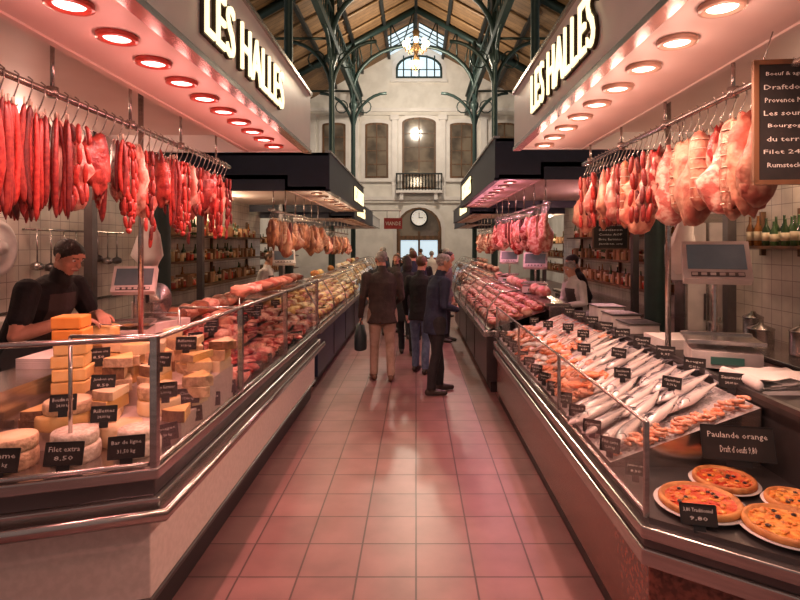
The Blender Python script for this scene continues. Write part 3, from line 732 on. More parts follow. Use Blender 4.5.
while y<4.95:
    if 1.9<y<2.4: y=2.4
    z=2.47; j=lambda:U(-.03,.03); t=seq%6
    if y<3.4:
        if t in(0,3): hang_saucisson(ms,1.57+j(),y,z,U(.42,.52),U(.042,.056),random.choice(['salami','salami','cured_ham']),True); y+=.085
        elif t==1: hang_ham(mh,1.57+j(),y+.02,z,U(.45,.55),.115,'cured_ham'); y+=.11
        elif t==4: hang_ham(mh,1.57+j(),y+.02,z,U(.42,.52),.11,'meat_pink'); y+=.11
        elif t==2: hang_slab(mh,1.57+j(),y,z,U(.4,.5),.09,'cured_ham'); y+=.1
        else: hang_slab(mh,1.57+j(),y,z,U(.36,.46),.09,'meat'); y+=.1
        if t in(0,2,4): 
            for k in range(3): hang_saucisson(ms,1.66+U(-.02,.02),y+j(),z,U(.25,.4),.017,'sausage')
    else:
        if t in(0,3): 
            for k in range(4): chain(ms,1.57+U(-.07,.07),y+j(),z,4,.12,.018,random.choice(['sausage_dark','sausage']))
            y+=.085
        elif t==1: hang_ham(mh,1.57+j(),y+.02,z,U(.4,.5),.1,'meat_pink'); y+=.1
        elif t==2: hang_saucisson(ms,1.57+j(),y,z,U(.36,.48),.042,'ham_skin',True); y+=.08
        elif t==4: hang_ham(mh,1.57+j(),y+.02,z,U(.4,.55),.11,'cured_ham'); y+=.1
        else: hang_saucisson(ms,1.57+j(),y,z,.5,.035,'ham_skin',True); hang_slab(mh,1.64,y+.05,z,.4,.08,'meat_dark'); y+=.09
    seq+=1
ms.obj('hanging_sausages'); mh.obj('hanging_meat_cuts')
for s,x,z,y0,y1 in((-1,2.1,2.35,7.6,12.0),(1,1.75,2.4,6.95,11.8),(-1,2.3,2.2,13.3,18),(1,2.1,2.3,13.2,18)):
    rack(s,x,z,y0,y1,(2.76 if s<0 else 2.84) if y0<13 else (2.66 if s<0 else 2.76))
    mh=MB(); y=y0+.1
    while y<y1-.1:
        q=R()
        if q<.4: hang_ham(mh,s*x+U(-.04,.04),y,z-.13,U(.35,.6),.12,random.choice(['ham_skin','cured_ham','meat_pink','salami']) if s<0 else random.choice(['meat_pink','meat','fat']))
        elif q<.75: hang_saucisson(mh,s*x+U(-.04,.04),y,z-.13,U(.3,.5),.035,random.choice(['salami','sausage_dark','ham_skin']))
        else: hang_slab(mh,s*x,y,z-.13,.42,.1,'meat_pink' if s>0 else 'ham_skin')
        y+=.13
    mh.obj('hanging_hams')
mb=MB(); mb.cyl((-1.93,3.74,1.14),(-1.93,3.74,2.91),.018,'steel',10); mb.bx(-2.03,-1.9,3.71,3.77,1.13,1.15,'steel'); mb.obj('rack_post')
mb=MB(); mb.cyl((1.82,3.85,1.085),(1.82,3.85,2.91),.02,'steel',10); mb.lathe((1.82,3.85,1.06),[(.05,0),(.05,.012),(.02,.03)],'steel',14); mb.obj('rack_post')

# ------------------------------------------------------------------ RIGHT near counter
root=empty('fish_display_counter',(0,0,0))
P=[(.95,2.21),(1.75,1.62),(2.2,1.62),(2.2,6.4),(.95,6.4)]
mb=MB()
mb.prism(offp(P,-.035),0,.09,'kick'); mb.prism(offp(P,-.02),.09,.53,'granite')
mb.prism(offp(P,.02),.53,.60,'steel'); mb.prism(offp(P,.005),.60,.64,'steel_dark'); mb.prism(offp(P,.02),.64,.69,'steel')
mb.obj('counter_body',root,bevel=.006)
mb=MB(); mb.prism(offp(P,-.02),.69,.715,'steel_dark')
def zr(x): return .74+(x-.99)*.36
vs=[(.99,2.72,.715),(1.76,2.72,.715),(1.76,6.38,.715),(.99,6.38,.715)]; vs+= [(a,b,zr(a)) for a,b,c in vs]
mb.add(vs,[(0,3,2,1),(4,5,6,7),(0,1,5,4),(1,2,6,5),(2,3,7,6),(3,0,4,7)],['steel','ice','steel','steel','steel','steel'])
mb.bx(1.78,2.2,2.0,6.4,.715,1.03,'steel_dark'); mb.bx(1.76,2.24,2.0,6.4,1.03,1.06,'kick'); mb.bx(1.76,1.79,2.0,6.4,1.06,1.085,'steel_dark')
mb.obj('display_decks',root)
mb=MB(); mb.bx(.962,.968,2.25,6.36,.72,1.1,'glass'); mb.obj('glass_panes',root)
mb=MB()
for y in(2.235,3.6,5.0,6.37): mb.bx(.955,.975,y-.008,y+.008,.71,1.11,'steel')
mb.cyl((.965,2.23,1.105),(.965,6.38,1.105),.008,'steel',8); mb.cyl((.965,2.23,.725),(.965,6.38,.725),.01,'steel',8)
mb.obj('glass_frame',root)
tl=math.atan(.36)
def fish(mb,x,y,z,L,ang,mats=('fish_back','fish_silver','fish_belly'),fat=1.):
    T=Matrix.Translation((x,y,z))@Matrix.Rotation(-tl,4,'Y')@Matrix.Rotation(ang,4,'Z')@Matrix.Rotation(U(-.2,.2),4,'X')
    pr=[(0,.012,.01),(.05,.055,.035),(.15,.095,.055),(.3,.125,.068),(.5,.12,.06),(.7,.08,.04),(.85,.04,.02),(.92,.028,.012)]
    n=10; vs=[];fs=[];mm=[]
    bend=U(-.05,.05)
    for t,h,w in pr:
        for k in range(n):
            a=2*PI*k/n; vs.append((t*L-L/2, (math.cos(a)*h*fat+bend*math.sin(PI*t))*L, math.sin(a)*w*L+.06*L))
    for i in range(len(pr)-1):
        for k in range(n):
            k2=(k+1)%n; fs.append((i*n+k,(i+1)*n+k,(i+1)*n+k2,i*n+k2))
            am=2*PI*(k+.5)/n; c=math.cos(am); mm.append(mats[0] if c>.45 else (mats[2] if c<-.2 else mats[1]))
    fs.append(tuple(range(n))); mm.append(mats[1]); 
    va=R(); mb.add(vs,fs,mm,True,va,T)
    z0=.06*L
    def fin(pts):
        v=[(p[0]*L,p[1]*L,z0-.003) for p in pts]+[(p[0]*L,p[1]*L,z0+.003) for p in pts]; k=len(pts)
        mb.add(v,[tuple(range(k)),tuple(reversed(range(k,2*k)))]+[(i,k+i,k+(i+1)%k,(i+1)%k) for i in range(k)],mats[0],False,va,T)
    fin([(.38,.02),(.52,.13),(.46,0),(.52,-.13),(.38,-.02)])
    fin([(-.12,.11*fat),(-.02,.17*fat),(.12,.1*fat)]); fin([(.05,-.1*fat),(.12,-.15*fat),(.18,-.07*fat)]); 
    mb.tube([(-.31*L,.075*L*fat,z0+.035*L),(-.28*L,.03*L,z0+.062*L),(-.28*L,-.03*L,z0+.062*L),(-.31*L,-.07*L*fat,z0+.035*L)],[.007*L]*4,mats[0],5,mtx=T)
    mb.lathe((-.41*L,.02*L,z0+.042*L),[(.02*L,-.006*L),(.02*L,.004*L),(.01*L,.007*L)],['china','black','black'],8,mtx=T)
mb=MB(); i=0
yy=2.9
while yy<4.75:
    for col,x in enumerate((1.14,1.36,1.58)):
        if col==0 and yy>3.5: continue
        if col==1 and yy>4.4: continue
        xx=x+U(-.04,.04); fish(mb,xx,yy+U(-.025,.025)+col*.035,zr(xx)+(.012 if i%2 else .035),U(.34,.43),.5+U(-.22,.22),fat=U(.72,1.0))
    i+=1; yy+=.082
mb.obj('fresh_fish')
mb=MB(); yy=4.85
while yy<6.25:
    for x in(1.42,1.6):
        xx=x+U(-.03,.03); fish(mb,xx,yy,zr(xx)+.015,U(.22,.28),.5+U(-.3,.3),('fish_red','fish_red','fish_belly'),1.)
    yy+=.075
mb.obj('red_mullet')
mb=MB()
for yy in [3.88+.13*i for i in range(19)]:
    for x in(1.08,1.2,1.3):
        for k in range(3):
            xx=x+U(-.05,.05); m=Matrix.Rotation(-tl,4,'Y')@Matrix.Rotation(U(0,PI),4,'Z')
            mb.blob((xx,yy+U(-.05,.05),zr(xx)+.02+.02*k),(.08,.04,.018),random.choice(['salmon','salmon','shrimp','fish_red','fish_belly']),.16,m)
mb.obj('salmon_fillets')
def shrimp_(mb,x,y,z):
    a=U(0,2*PI); pts=[];rr=[]
    for i in range(8):
        t=i/7; b=a+t*3.2; pts.append((x+.028*math.cos(b),y+.028*math.sin(b),z)); rr.append([.003,.009,.011,.011,.01,.008,.006,.009][i])
    mb.tube(pts,rr,'shrimp',6)
mb=MB()
for _ in range(330):
    x=U(1.02,1.24); y=U(3.62,3.85)
    q=R()
    if q<.3: x=U(1.25,1.72); y=U(4.72,4.86)
    elif q<.5: x=U(1.02,1.72); y=U(2.75,2.8)
    shrimp_(mb,x,y,zr(x)+U(.02,.06))
mb.obj('shrimp_pile')
mb=MB()
for (x,y) in((1.1,3.7),(1.24,3.78)):
    z=zr(x)+.1; mb.blob((x,y,z),(.07,.05,.025),'salmon',.08)
    for s in(-1,1):
        for k in range(3): mb.tube([(x+s*.05,y-.02+.02*k,z),(x+s*.1,y-.03+.035*k,z+.02),(x+s*.13,y-.03+.045*k,z-.02)],[.007,.006,.003],'salmon',5)
        mb.tube([(x+s*.05,y-.03,z),(x+s*.09,y-.07,z+.01),(x+s*.06,y-.11,z)],[.01,.018,.006],'salmon',6)
mb.obj('crabs')
def pizza(x,y,r,top='tomato',z=.716):
    mb=MB(); mb.lathe((x,y,z),[(r*.6,0),(r*.65,.004),(r*1.1,.018),(r*1.12,.022),(r*.7,.012)],'china',32)
    mb.lathe((x,y,z+.014),[(r*.9,0),(r,.008),(r*1.01,.02),(r*.96,.032),(r*.88,.03),(r*.84,.022),(r*.4,.024)],['crust','crust','crust','crust','crust',top],36)
    for _ in range(46):
        a=U(0,2*PI); q=r*.78*math.sqrt(R()); mb.blob((x+q*math.cos(a),y+q*math.sin(a),z+.038),(U(.008,.018),U(.008,.014),.005),random.choice([top,top,top,'topping','crust']),.3,nu=7,nv=5)
    for _ in range(6):
        a=U(0,2*PI); q=r*.65*math.sqrt(R()); mb.tube([(x+q*math.cos(a)+.007*math.cos(t),y+q*math.sin(a)+.007*math.sin(t),z+.043) for t in [i*PI/4 for i in range(9)]],[.003]*9,'olive',5)
    mb.obj('pizza')
pizza(1.225,2.30,.165,'tomato'); pizza(1.45,2.51,.135,'tomato'); pizza(1.46,2.10,.155,'topping'); pizza(1.63,2.3,.11,'topping')
mb=MB()
card(mb,(1.58,2.62,.875),.32,.16,(-.3,-1,.3),'Paulande orange','Draft d`oeufs 9,80')
card(mb,(1.13,2.135,.77),.13,.075,(-.35,-1,.5),'3,80 Traditionnel','9,80')
card(mb,(1.05,2.55,.78),.09,.06,(-.35,-1,.5))
for i in range(13): card(mb,(1.0,2.75+.28*i,.82),.1,.07,(-.85,-1,.3))
for i in range(8): x=U(1.3,1.5); card(mb,(x,3.1+.42*i,zr(x)+.13),.1,.065,(-.6,-1,.25))
for i in range(9): card(mb,(1.745,2.95+.39*i,1.1),.12,.08,(-.7,-1,.3))
mb.obj('price_cards')
mb=MB()
for i in range(4):
    n=12; vs=[];W=.34;D=.3; cx,cy=1.98,2.95
    for a in range(n):
        for b in range(n):
            x=cx-W/2+W*a/(n-1); y=cy-D/2+D*b/(n-1); vs.append((x,y,1.095+.014*i+.022*noise.noise(Vector((x*11,y*11,i*3)))))
    mb.add(vs,[(a*n+b,(a+1)*n+b,(a+1)*n+b+1,a*n+b+1) for a in range(n-1) for b in range(n-1)],'paper',True)
mb.bx(1.82,2.15,2.8,3.1,1.06,1.08,'paper')
mb.tube([(1.8,2.8,1.11),(1.81,2.95,1.115),(1.8,3.12,1.11)],[(.03,.022)]*3,'paper',12,round_=True)
mb.obj('folded_cloth')
mb=MB()
for i in range(6): mb.box((2.02,4.2,1.066+.012*i),(.3,.36,.01),'paper',Matrix.Identity(4))
mb.obj('wrapping_paper')
scale_machine('weighing_scale',2.0,3.5,1.06,1,.5,-.35,1.15)
mb=MB()
for i in range(3):
    mb.bx(1.88,2.15,4.7+.4*i,5.0+.4*i,1.06,1.06+.08+.03*i,'plastic_white'); mb.bx(1.87,2.16,4.69+.4*i,5.01+.4*i,1.14+.03*i,1.155+.03*i,'steel_dark')
mb.obj('food_containers',bevel=.01)
mb=MB(); m=basis((1.55,2.22,2.36),(-.12,-1,0))
mb.box((0,0,0),(.26,.5,.015),'chalkboard',m)
for (x,y,dx,dy) in((0,.25,.28,.02),(0,-.25,.28,.02),(.13,0,.02,.5),(-.13,0,.02,.5)): mb.box((x,y,.003),(dx,dy,.022),'wood',m)
for i,t in enumerate(['Boeuf & agneau','Draftdoeuf','Provence Nord','Les sources','Bourgogne','du terroir','Filet 24,50','Rumsteck 19']):
    put_text(mb,t,m@Matrix.Translation((0,.2-.054*i,0)),U(.16,.21),.02,'chalk',.009)
for x in(-.1,.1): mb.cyl(m@Vector((x,.25,0)),m@Vector((x*.6,.38,0)),.003,'steel',5)
mb.obj('hanging_chalkboard')
mb=MB(); m=basis((2.45,6.72,1.98),(-.2,-1,0)); 
mb.box((0,0,0),(.42,.36,.015),'chalkboard',m)
for (x,y,dx,dy) in((0,.18,.44,.02),(0,-.18,.44,.02),(.21,0,.02,.36),(-.21,0,.02,.36)): mb.box((x,y,.003),(dx,dy,.022),'wood',m)
for i in range(5): put_text(mb,WORDS[i],m@Matrix.Translation((0,.12-.06*i,0)),.28,.028,'chalk',.009)
for x in(-.15,.15): mb.cyl(m@Vector((x,.18,0)),m@Vector((x,.71,0)),.004,'steel',5)
mb.obj('hanging_chalkboard')
mb=MB()
for (x,y,z) in((2.3,4.6,1.95),(-2.5,5.0,2.0),(2.35,4.75,1.9)):
    mb.tube([(x,y,z+.15),(x,y,z+.05),(x,y,z-.05),(x,y,z-.25),(x,y,z-.36)],[(.015,.02),(.06,.04),(.09,.05),(.11,.06),(.08,.05)],'paper',14,nz=.5)
    mb.cyl((x,y,z+.1),(x,y,2.91),.005,'steel',5)
mb.obj('hanging_plastic_bags')

# ------------------------------------------------------------------ farther counters
def far_counter(name,s,X,y0,y1,front,goods,W=1.0,H=1.3,zb=.85):
    root=empty(name); mb=MB()
    mb.bx(s*(X+.08),s*(X+W),y0+.05,y1-.05,0,.14,'kick'); mb.bx(s*(X+.02),s*(X+W),y0,y1,.14,.7,front)
    mb.bx(s*(X-.02),s*(X+W),y0-.02,y1+.02,.7,.78,'steel'); mb.bx(s*(X+W-.25),s*(X+W),y0,y1,.78,H-.2,'steel'); mb.bx(s*(X+W-.3),s*(X+W+.02),y0,y1,H-.2,H-.16,'steel')
    n=int((y1-y0)/1.2)
    for i in range(1,n): y=y0+(y1-y0)*i/n; mb.bx(s*(X+.012),s*(X+.02),y-.008,y+.008,.16,.68,'steel_dark')
    mb.obj('counter_body',root,bevel=.005)
    zf=lambda d:.8+d*.3
    mb=MB(); 
    for i in range(n+1):
        y=y0+.02+(y1-y0-.04)*i/n
        mb.tube([(s*(X+.0),y,.78),(s*(X+.04),y,1.05),(s*(X+.2),y,H-.02),(s*(X+.45),y,H)],[.012]*4,'steel',6)
    for a,z in((.2,H-.02),(.45,H)): mb.cyl((s*(X+a),y0,z),(s*(X+a),y1,z),.01,'steel',6)
    mb.obj('glass_frame',root)
    mb=MB(); xs=[(0,.79),(.04,1.05),(.2,H-.02),(.45,H)]
    vs=[(s*(X+a),y,z) for y in(y0+.02,y1-.02) for a,z in xs]
    mb.add(vs,[(i,i+1,5+i,4+i) for i in range(3)],'glass',True); mb.obj('glass_panes',root)
    mb=MB(); vs=[(s*(X+.04),y0,.79),(s*(X+W-.25),y0,zf(W-.25)),(s*(X+W-.25),y1,zf(W-.25)),(s*(X+.04),y1,.79)]
    mb.add(vs,[(0,1,2,3)],'steel'); mb.obj('display_deck',root)
    mb=MB(); y=y0+.1; mats={'m':('meat','meat_pink','fat','meat_dark'),'p':('meat_pink','fat','meat_pink','meat'),'c':('cheese_yellow','cheese_pale','meat_pink','crust'),'w':('rind_white','crust','cheese_pale','jar_cream')}[goods[0]]
    while y<y1-.08:
        dd=.12
        while dd<W-.3:
            if R()<.5: steak(mb,s*(X+dd),y,zf(dd)+.02,mats,1.1); steak(mb,s*(X+dd),y+.05,zf(dd)+.05,mats,1.)
            else: mb.blob((s*(X+dd),y,zf(dd)+.05),(.075,.075,.055),random.choice(mats),.15,nu=8,nv=6)
            dd+=.14
        y+=.15
    for i in range(int((y1-y0)/.35)): card(mb,(s*(X+.12),y0+.2+.35*i,.9),.11,.07,(-s*.8,-1,.2))
    for i in range(int((y1-y0)/.5)):
        if R()<.7: mb.blob((s*(X+W-.14),y0+.25+.5*i,H-.08),(.1,.14,.08),random.choice(mats),.15,nu=8,nv=6)
    mb.obj('displayed_food',root)
far_counter('deli_display_counter',-1,1.25,6.9,12.3,'navy_panel','c',1.0,1.32)
far_counter('meat_display_counter',1,.86,6.65,12.0,'steel_dark','p',1.05,1.28)
far_counter('deli_display_counter',-1,1.45,13.2,18.4,'navy_panel','w',1.0,1.3)
far_counter('meat_display_counter',1,1.2,13.0,18.4,'panel_white','m',1.0,1.3)
far_counter('deli_display_counter',-1,1.8,19.8,25,'wood','c',1.0,1.3)
far_counter('deli_display_counter',1,1.9,19.8,25,'panel_white','m',1.0,1.3)
scale_machine('weighing_scale',-2.12,8.6,1.16,-1,.4,.3); scale_machine('weighing_scale',1.8,8.1,1.12,1,.4,-.3); scale_machine('weighing_scale',1.8,10.4,1.12,1,.4,-.3)
mb=MB(); m=basis((-.75,17.5,2.55),(0,-1,0)); mb.box((0,0,0),(.6,.36,.04),'cloth_red',m); put_text(mb,'VIANDE',m,.5,.12,'chalk',.024); mb.cyl((-.95,17.5,2.73),(-.95,17.5,2.95),.01,'steel',5); mb.cyl((-.55,17.5,2.73),(-.55,17.5,2.95),.01,'steel',5); mb.bx(-1.5,-.5,17.48,17.52,2.95,2.98,'steel'); mb.obj('aisle_sign')

# ------------------------------------------------------------------ people
def person(name, loc, heading, top, bottom, hair='hair_dark', shoe='shoe', H=1.75, lean=0., pose=None, feet=None,
           head=(0,0), vox=.012, hem=.80, sleeve='long', apron=False, build=1., longhair=False, sexf=False):
    pose=pose or {}
    src=MB(); segs=[]
    def part(pts,rad,lab,ref=None,rnd=True,n=12):
        rr=[(r,r) if not isinstance(r,(tuple,list)) else r for r in rad]
        src.tube(pts,rr,'skin',n,ref=ref,round_=rnd)
        for i in range(len(pts)-1): segs.append((Vector(pts[i]),Vector(pts[i+1]),sum(rr[i])/2,sum(rr[i+1])/2,lab))
    sy=lambda z: lean*max(0,z-.95)/.5
    dz=lambda z: z-abs(lean)*.12*max(0,z-.95)/.5
    b=build; sw=.92 if sexf else 1.
    tp=[(hem,.19*b,.135*b),(.93,.178*b,.13*b),(1.06,.16*b*sw,.118*b),(1.2,.172*b*sw,.124*b),(1.32,.19*b*sw,.125*b),(1.41,.175*sw*b,.1),(1.465,.1,.075)]
    part([(0,sy(z),dz(z)) for z,_,_ in tp],[(a,c) for _,a,c in tp],'top',ref=(1,0,0),rnd=False,n=20)
    part([(0,0,.93),(0,0,.86)],[(.165*b,.115*b),(.15*b,.1*b)],'bottom',ref=(1,0,0))
    nz=sy(1.5); part([(0,nz-.005,dz(1.45)),(0,nz+.02,dz(1.57))],[.058,.053],'skin')
    part([(0,nz-.004,dz(1.455)),(0,nz+.004,dz(1.50))],[.075,.066],'top')
    hc=Vector((0,nz+.035,dz(1.645))); Rh=(Matrix.Rotation(head[0],3,'Z')@Matrix.Rotation(-head[1],3,'X'))
    piv=Vector((0,nz+.01,dz(1.57))); hc=piv+Rh@(hc-piv)
    hp=lambda x,y,z: tuple(hc+Rh@Vector((x,y,z)))
    part([hp(0,-.03,.03),hp(0,.02,.035)],[(.078,.086),(.074,.08)],'head',ref=Rh@Vector((1,0,0)))
    part([hp(0,.02,.02),hp(0,.035,-.04),hp(0,.045,-.085)],[(.068,.062),(.056,.05),(.034,.03)],'head',ref=Rh@Vector((1,0,0)))
    part([hp(0,.09,.02),hp(0,.106,-.018)],[.009,.014],'face')
    for s in(-1,1): part([hp(s*.077,-.002,.014),hp(s*.08,.0,-.022)],[(.009,.02),(.008,.014)],'face',ref=Rh@Vector((1,0,0)))
    part([hp(-.02,.09,-.05),hp(.02,.09,-.05)],[.008,.008],'face'); part([hp(-.035,.082,.04),hp(.035,.082,.04)],[.01,.01],'face')
    if longhair: part([hp(0,-.06,.03),hp(0,-.09,-.08),hp(0,-.08,-.2)],[(.085,.05),(.09,.045),(.07,.03)],'hair',ref=Rh@Vector((1,0,0)))
    def hand(w,d,nrm,sd,curl):
        d=Vector(d).normalized(); nrm=Vector(nrm); nrm=(nrm-d*nrm.dot(d)).normalized(); sd=(d.cross(nrm)).normalized()*sd
        w=Vector(w)
        part([w-d*.01,w+d*.03,w+d*.085],[(.024,.02),(.034,.017),(.04,.014)],'skin',ref=sd)
        for i,L in enumerate((.072,.08,.075,.06)):
            p=w+d*.085+sd*(.031-.0205*i); pts=[p-d*.02,p]; an=curl*.5
            for f in(.45,.3,.25):
                p=p+(d*math.cos(an)+nrm*math.sin(an))*L*f; pts.append(p.copy()); an+=curl
            part(pts,[.009,.0095,.009,.0085,.0075],'skin',n=8)
        p=w+d*.02+sd*.022; pts=[p]
        for q,L in(((d*.6+sd*.75+nrm*.25),.04),((d*.85+sd*.35+nrm*.35),.032),((d+nrm*.45),.024)):
            p=p+q.normalized()*L; pts.append(p.copy())
        part(pts,[.013,.012,.0105,.009],'skin',n=8)
    for s,k in((-1,'L'),(1,'R')):
        sh=Vector((s*(.185*b*sw),sy(1.4),dz(1.405)))
        el,wr,hd,hn,cu=pose.get(k,((s*.25,-.02,1.12),(s*.25,.08,.87),(0,.25,-1),(-s,0,0),.35))
        el=Vector(el); wr=Vector(wr)
        if sleeve=='short':
            mid=sh.lerp(el,.62)
            part([sh,mid],[.066*b,.06*b],'top'); part([mid,el],[.05,.044],'skin'); part([el,el.lerp(wr,.4),wr],[.046,.042,.029],'skin')
        else:
            part([sh,sh.lerp(el,.5),el],[.064*b,.056*b,.049],'top'); part([el,el.lerp(wr,.5),wr],[.05,.045,.037],'top')
        hand(wr+(Vector(hd).normalized()*.005),hd,hn,-s,cu)
    feet=feet or {'L':(-.1,.02,0),'R':(.1,-.02,0)}
    for s,k in((-1,'L'),(1,'R')):
        fx,fy,yaw=feet[k]; kn=(s*.1*.7+fx*.3,fy*.55+.02,.5)
        part([(s*.09*b,0,.9),(s*.095,fy*.2+.008,.72),kn,(fx*.98,fy,.28),(fx,fy-.01,.1)],[.092*b,.08*b,.064,.06,.056],'bottom')
        c,sn=math.cos(yaw),math.sin(yaw); f=lambda u,v,z:(fx+v*c-u*sn,fy+u*c+v*sn,z)
        part([f(-.055,0,.045),f(.06,0,.045),f(.165,0,.033)],[(.038,.042),(.045,.042),(.038,.03)],'shoe',ref=(c,sn,0))
    so=src.obj('tmp_body')
    r=so.modifiers.new('r','REMESH'); r.mode='VOXEL'; r.voxel_size=vox
    sm=so.modifiers.new('s','SMOOTH'); sm.factor=.5; sm.iterations=3 if vox<.011 else 2
    bpy.context.view_layer.update()
    dg=bpy.context.evaluated_depsgraph_get(); ev=so.evaluated_get(dg); me=ev.to_mesh()
    nv=len(me.vertices); co=np.empty(nv*3,dtype=np.float32); me.vertices.foreach_get('co',co); co=co.reshape(-1,3)
    fs=[tuple(p.vertices) for p in me.polygons]; ev.to_mesh_clear(); bpy.data.objects.remove(so)
    fc=np.array([co[list(f)].mean(axis=0) for f in fs])
    best=np.full(len(fs),1e9); lab=np.zeros(len(fs),int); labs=[]
    for a,bb,r0,r1,l in segs:
        if l not in labs: labs.append(l)
        A=np.array(a);D=np.array(bb)-A; L2=max(1e-9,(D**2).sum()); t=np.clip(((fc-A)@D)/L2,0,1)
        dd=np.linalg.norm(fc-(A+t[:,None]*D),axis=1)-(r0+(r1-r0)*t)
        if l=='bottom': dd=dd+.004
        k=dd<best; best[k]=dd[k]; lab[k]=labs.index(l)
    RI=np.array(Rh.inverted()); hl=(fc-np.array(hc))@RI.T
    mm=[]
    for i in range(len(fs)):
        l=labs[lab[i]]; x,y,z=fc[i]
        if l=='head':
            zz,yy=hl[i][2],hl[i][1]; m=hair if zz>-.07+(yy+.05)*1.02 else 'skin'
        elif l in('skin','face'): m='skin'
        elif l=='hair': m=hair
        elif l=='shoe': m=shoe
        elif l=='bottom': m=bottom if z>.085 else shoe
        else:
            m=top
            if z<hem-.005: m=bottom
        if l in ('top','bottom') and apron and y>sy(z)+.03 and abs(x)<(.12 if z>1.1 else .2) and .5<z<1.34: m='apron'
        mm.append(m)
    T=Matrix.Translation(loc)@Matrix.Rotation(heading,4,'Z')@Matrix.Scale(H/1.765,4)
    out=MB(); out.add([Vector(v) for v in co.tolist()],fs,mm,True,.5,T)
    for s in(-1,1):
        out.blob(T@Vector(hp(s*.03,.079,.018)),(.012,.012,.011),'eye_white',0,nu=8,nv=6); out.blob(T@Vector(hp(s*.03,.087,.018)),(.006,.006,.006),'black',0,nu=8,nv=6)
        out.tube([T@Vector(hp(s*.015,.095,.036)),T@Vector(hp(s*.048,.082,.036))],[.0045,.003],hair,5)
    out.tube([T@Vector(hp(-.024,.094,-.05)),T@Vector(hp(0,.1,-.049)),T@Vector(hp(.024,.094,-.05))],[.003,.005,.003],'lips',6)
    return out.obj(name)
person('man_in_brown_jacket',(-.46,7.3,0),.15,'cloth_brown','cloth_khaki','hair_grey','shoe_brown',1.78,.02,
   {'L':((-.27,-.03,1.12),(-.29,.06,.86),(0,.1,-1),(1,0,0),.9),'R':((.26,.0,1.12),(.2,.2,1.02),(-.5,.8,0),(-1,0,0),.6)},
   {'L':(-.11,.05,.1),'R':(.11,-.06,-.15)},(.25,.12),.0095,.78,build=1.14)
mb=MB(); m=Matrix.Translation((-.76,7.31,0))
mb.tube([(0,0,.42),(0,0,.44),(0,0,.6),(0,0,.76)],[(.08,.14),(.085,.16),(.085,.17),(.05,.16)],'bag',14,ref=(1,0,0),mtx=m)
mb.tube([(.0,-.1,.75),(.02,-.05,.84),(.04,0,.865),(.02,.05,.84),(0,.1,.75)],[.008]*5,'bag',6,mtx=m)
mb.obj('shopping_bag')
person('man_in_navy_jacket',(.24,6.65,0),-1.25,'cloth_navy','cloth_black','hair_grey','shoe',1.76,.06,
   {'L':((-.25,.03,1.12),(-.1,.24,1.08),(.9,.5,0),(0,-1,0),.5),'R':((.25,.02,1.12),(.12,.24,1.05),(-.9,.5,.1),(0,-1,0),.5)},
   {'L':(-.1,.1,0),'R':(.1,-.08,-.2)},(-.15,.15),.0095,.76,build=1.1)
person('woman_in_black_coat',(-.16,9.0,0),.1,'cloth_black','cloth_black','hair_dark','shoe',1.68,.0,None,{'L':(-.08,.12,0),'R':(.09,-.12,0)},(.2,0),.012,.6,sexf=True,longhair=True)
person('man_in_jeans',(.06,7.7,0),-.35,'cloth_black','cloth_jean','hair_brown','shoe',1.7,.02,None,{'L':(-.1,.08,0),'R':(.1,-.05,0)},(-.3,.05),.012,.8)
person('man_in_grey_coat',(.55,10.2,0),-1.9,'cloth_grey','cloth_black','hair_dark','shoe',1.74,.04,None,None,(0,.1),.013,.72)
person('woman_shopper',(-.42,11.5,0),2.9,'cloth_brown','cloth_black','hair_brown','shoe',1.66,.0,None,{'L':(-.08,.12,0),'R':(.09,-.1,0)},(.2,0),.014,.7,sexf=True,longhair=True)
rows=[(.15,12.2,.3,'cloth_black','cloth_jean'),(.7,13.5,-1.4,'cloth_brown','cloth_black'),(-.8,14.0,1.3,'cloth_navy','cloth_grey'),(-.1,15.5,3.0,'cloth_grey','cloth_jean'),(.5,17.0,.1,'cloth_white','cloth_black'),(-.6,18.5,2.8,'cloth_black','cloth_khaki'),(.2,20.5,.4,'cloth_navy','cloth_black'),(1.0,22.0,-1.,'cloth_brown','cloth_grey'),
 (-.05,10.4,.2,'cloth_navy','cloth_black'),(.8,15.0,-1.2,'cloth_black','cloth_black'),(.8,18.0,-.8,'cloth_red','cloth_black'),(-.95,16.3,1.2,'cloth_black','cloth_jean'),(-.2,23.5,2.9,'cloth_grey','cloth_black'),(-.75,10.9,.2,'cloth_black','cloth_grey')]
for x,y,h,a,b_ in rows:
    person('shopper',(x,y,0),h,a,b_,random.choice(['hair_dark','hair_brown','hair_grey']),'shoe',U(1.62,1.8),.02,None,{'L':(-.09,.1,0),'R':(.09,-.08,0)},(U(-.4,.4),.1),.018,.75)
mb=MB()
for i in range(7): mb.bx(-3.1+.1*i,-3.02+.1*i,2.7,4.6,.07,.1,'wood')
for y in(2.8,3.65,4.5): mb.bx(-3.1,-2.42,y-.04,y+.04,0,.07,'wood')
mb.obj('duckboard')
person('butcher',(-2.78,3.74,.1),-1.64,'cloth_black','cloth_black','hair_dark','shoe',1.86,.26,
   {'L':((-.3,.3,1.13),(-.08,.5,1.2),(.65,.75,-.25),(0,0,-1),.45),'R':((.33,.26,1.11),(.15,.5,1.2),(-.5,.85,-.25),(0,0,-1),.45)},
   None,(-.2,.5),.0065,.82,'short',True,1.16)
person('fish_vendor',(2.25,7.35,0),1.9,'cloth_white','cloth_grey','hair_grey','shoe',1.66,.1,
   {'L':((-.26,.1,1.14),(-.12,.34,1.1),(.4,.9,0),(0,0,-1),.4),'R':((.26,.1,1.14),(.12,.34,1.1),(-.4,.9,0),(0,0,-1),.4)},None,(.2,.3),.011,.8,apron=True)
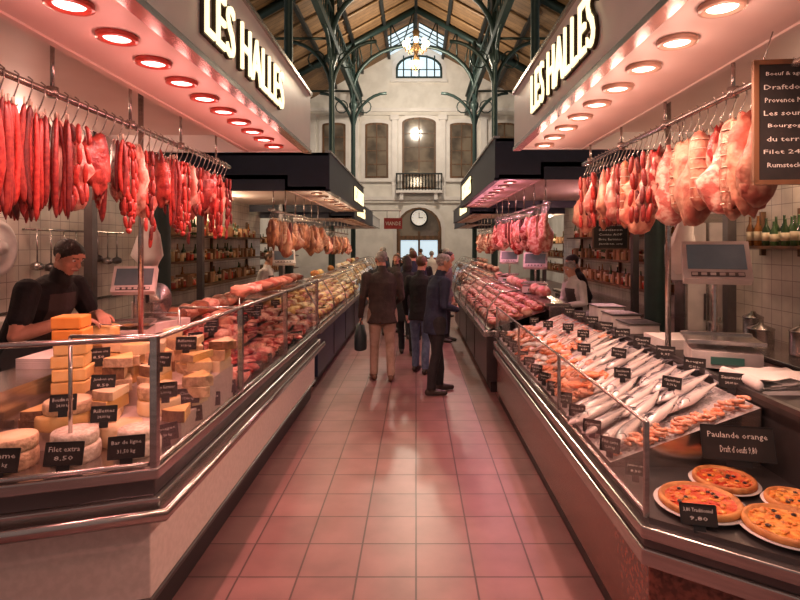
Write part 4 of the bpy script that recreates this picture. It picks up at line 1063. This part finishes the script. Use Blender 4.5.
person('stall_assistant',(2.5,7.95,0),1.5,'cloth_black','cloth_black','hair_dark','shoe',1.74,.1,None,None,(.1,.35),.012,.8)
person('deli_vendor',(-2.65,9.3,0),-1.7,'cloth_white','cloth_black','hair_brown','shoe',1.74,.05,None,None,(0,.2),.012,.8,apron=True)
mb=MB(); mb.bx(-2.31,-2.03,3.5,3.8,1.14,1.165,'wood'); mb.lathe((-2.15,3.68,1.165),[(.09,0),(.095,.02),(.095,.11),(.09,.13),(.02,.132)],'cheese_yellow',24)
mb.tube([(-2.2,3.6,1.315),(-2.1,3.6,1.31),(-1.98,3.605,1.305)],[(.012,.02),(.003,.02),(.002,.012)],'steel',6)
mb.obj('cutting_board')

# ------------------------------------------------------------------ lights, world, camera
w=bpy.data.worlds.new('World'); scene.world=w; w.use_nodes=True
bg=w.node_tree.nodes['Background']; bg.inputs[0].default_value=(1.,.74,.64,1); bg.inputs[1].default_value=.26
for s,xw,y,zc,c,e in((-1,3.4,4.2,2.85,(1,.56,.42),36),(1,3.35,4.2,2.85,(1,.64,.42),40),(-1,3.5,9.5,2.7,WW,60),(1,3.3,9.3,2.78,(1,.5,.5),50),(-1,3.9,15.8,2.6,WW,70),(1,3.9,15.8,2.7,WW,70)):
    mb=MB(); mb.bx(s*xw-.04,s*xw+.04,y-.6,y+.6,zc,zc+.06,'white_metal'); mb.cyl((s*xw,y-.57,zc-.02),(s*xw,y+.57,zc-.02),.015,'lamp_glow',8); o=mb.obj('fluorescent_fitting')
    for yy in(y-.35,y+.35): lamp('fluorescent_light',(s*xw,yy,zc-.08),e/2,c,'POINT',.05,parent=o)
cam=bpy.data.cameras.new('Camera'); co=bpy.data.objects.new('Camera',cam); COL.objects.link(co)
cam.sensor_width=36; cam.lens=24; cam.shift_x=-.02; cam.shift_y=-.069; cam.clip_start=.05
co.location=(0,0,1.85); co.rotation_euler=(PI/2,0,0); scene.camera=co
scene.view_settings.view_transform='Standard'
scene.view_settings.look='None'
scene.view_settings.exposure=-.15
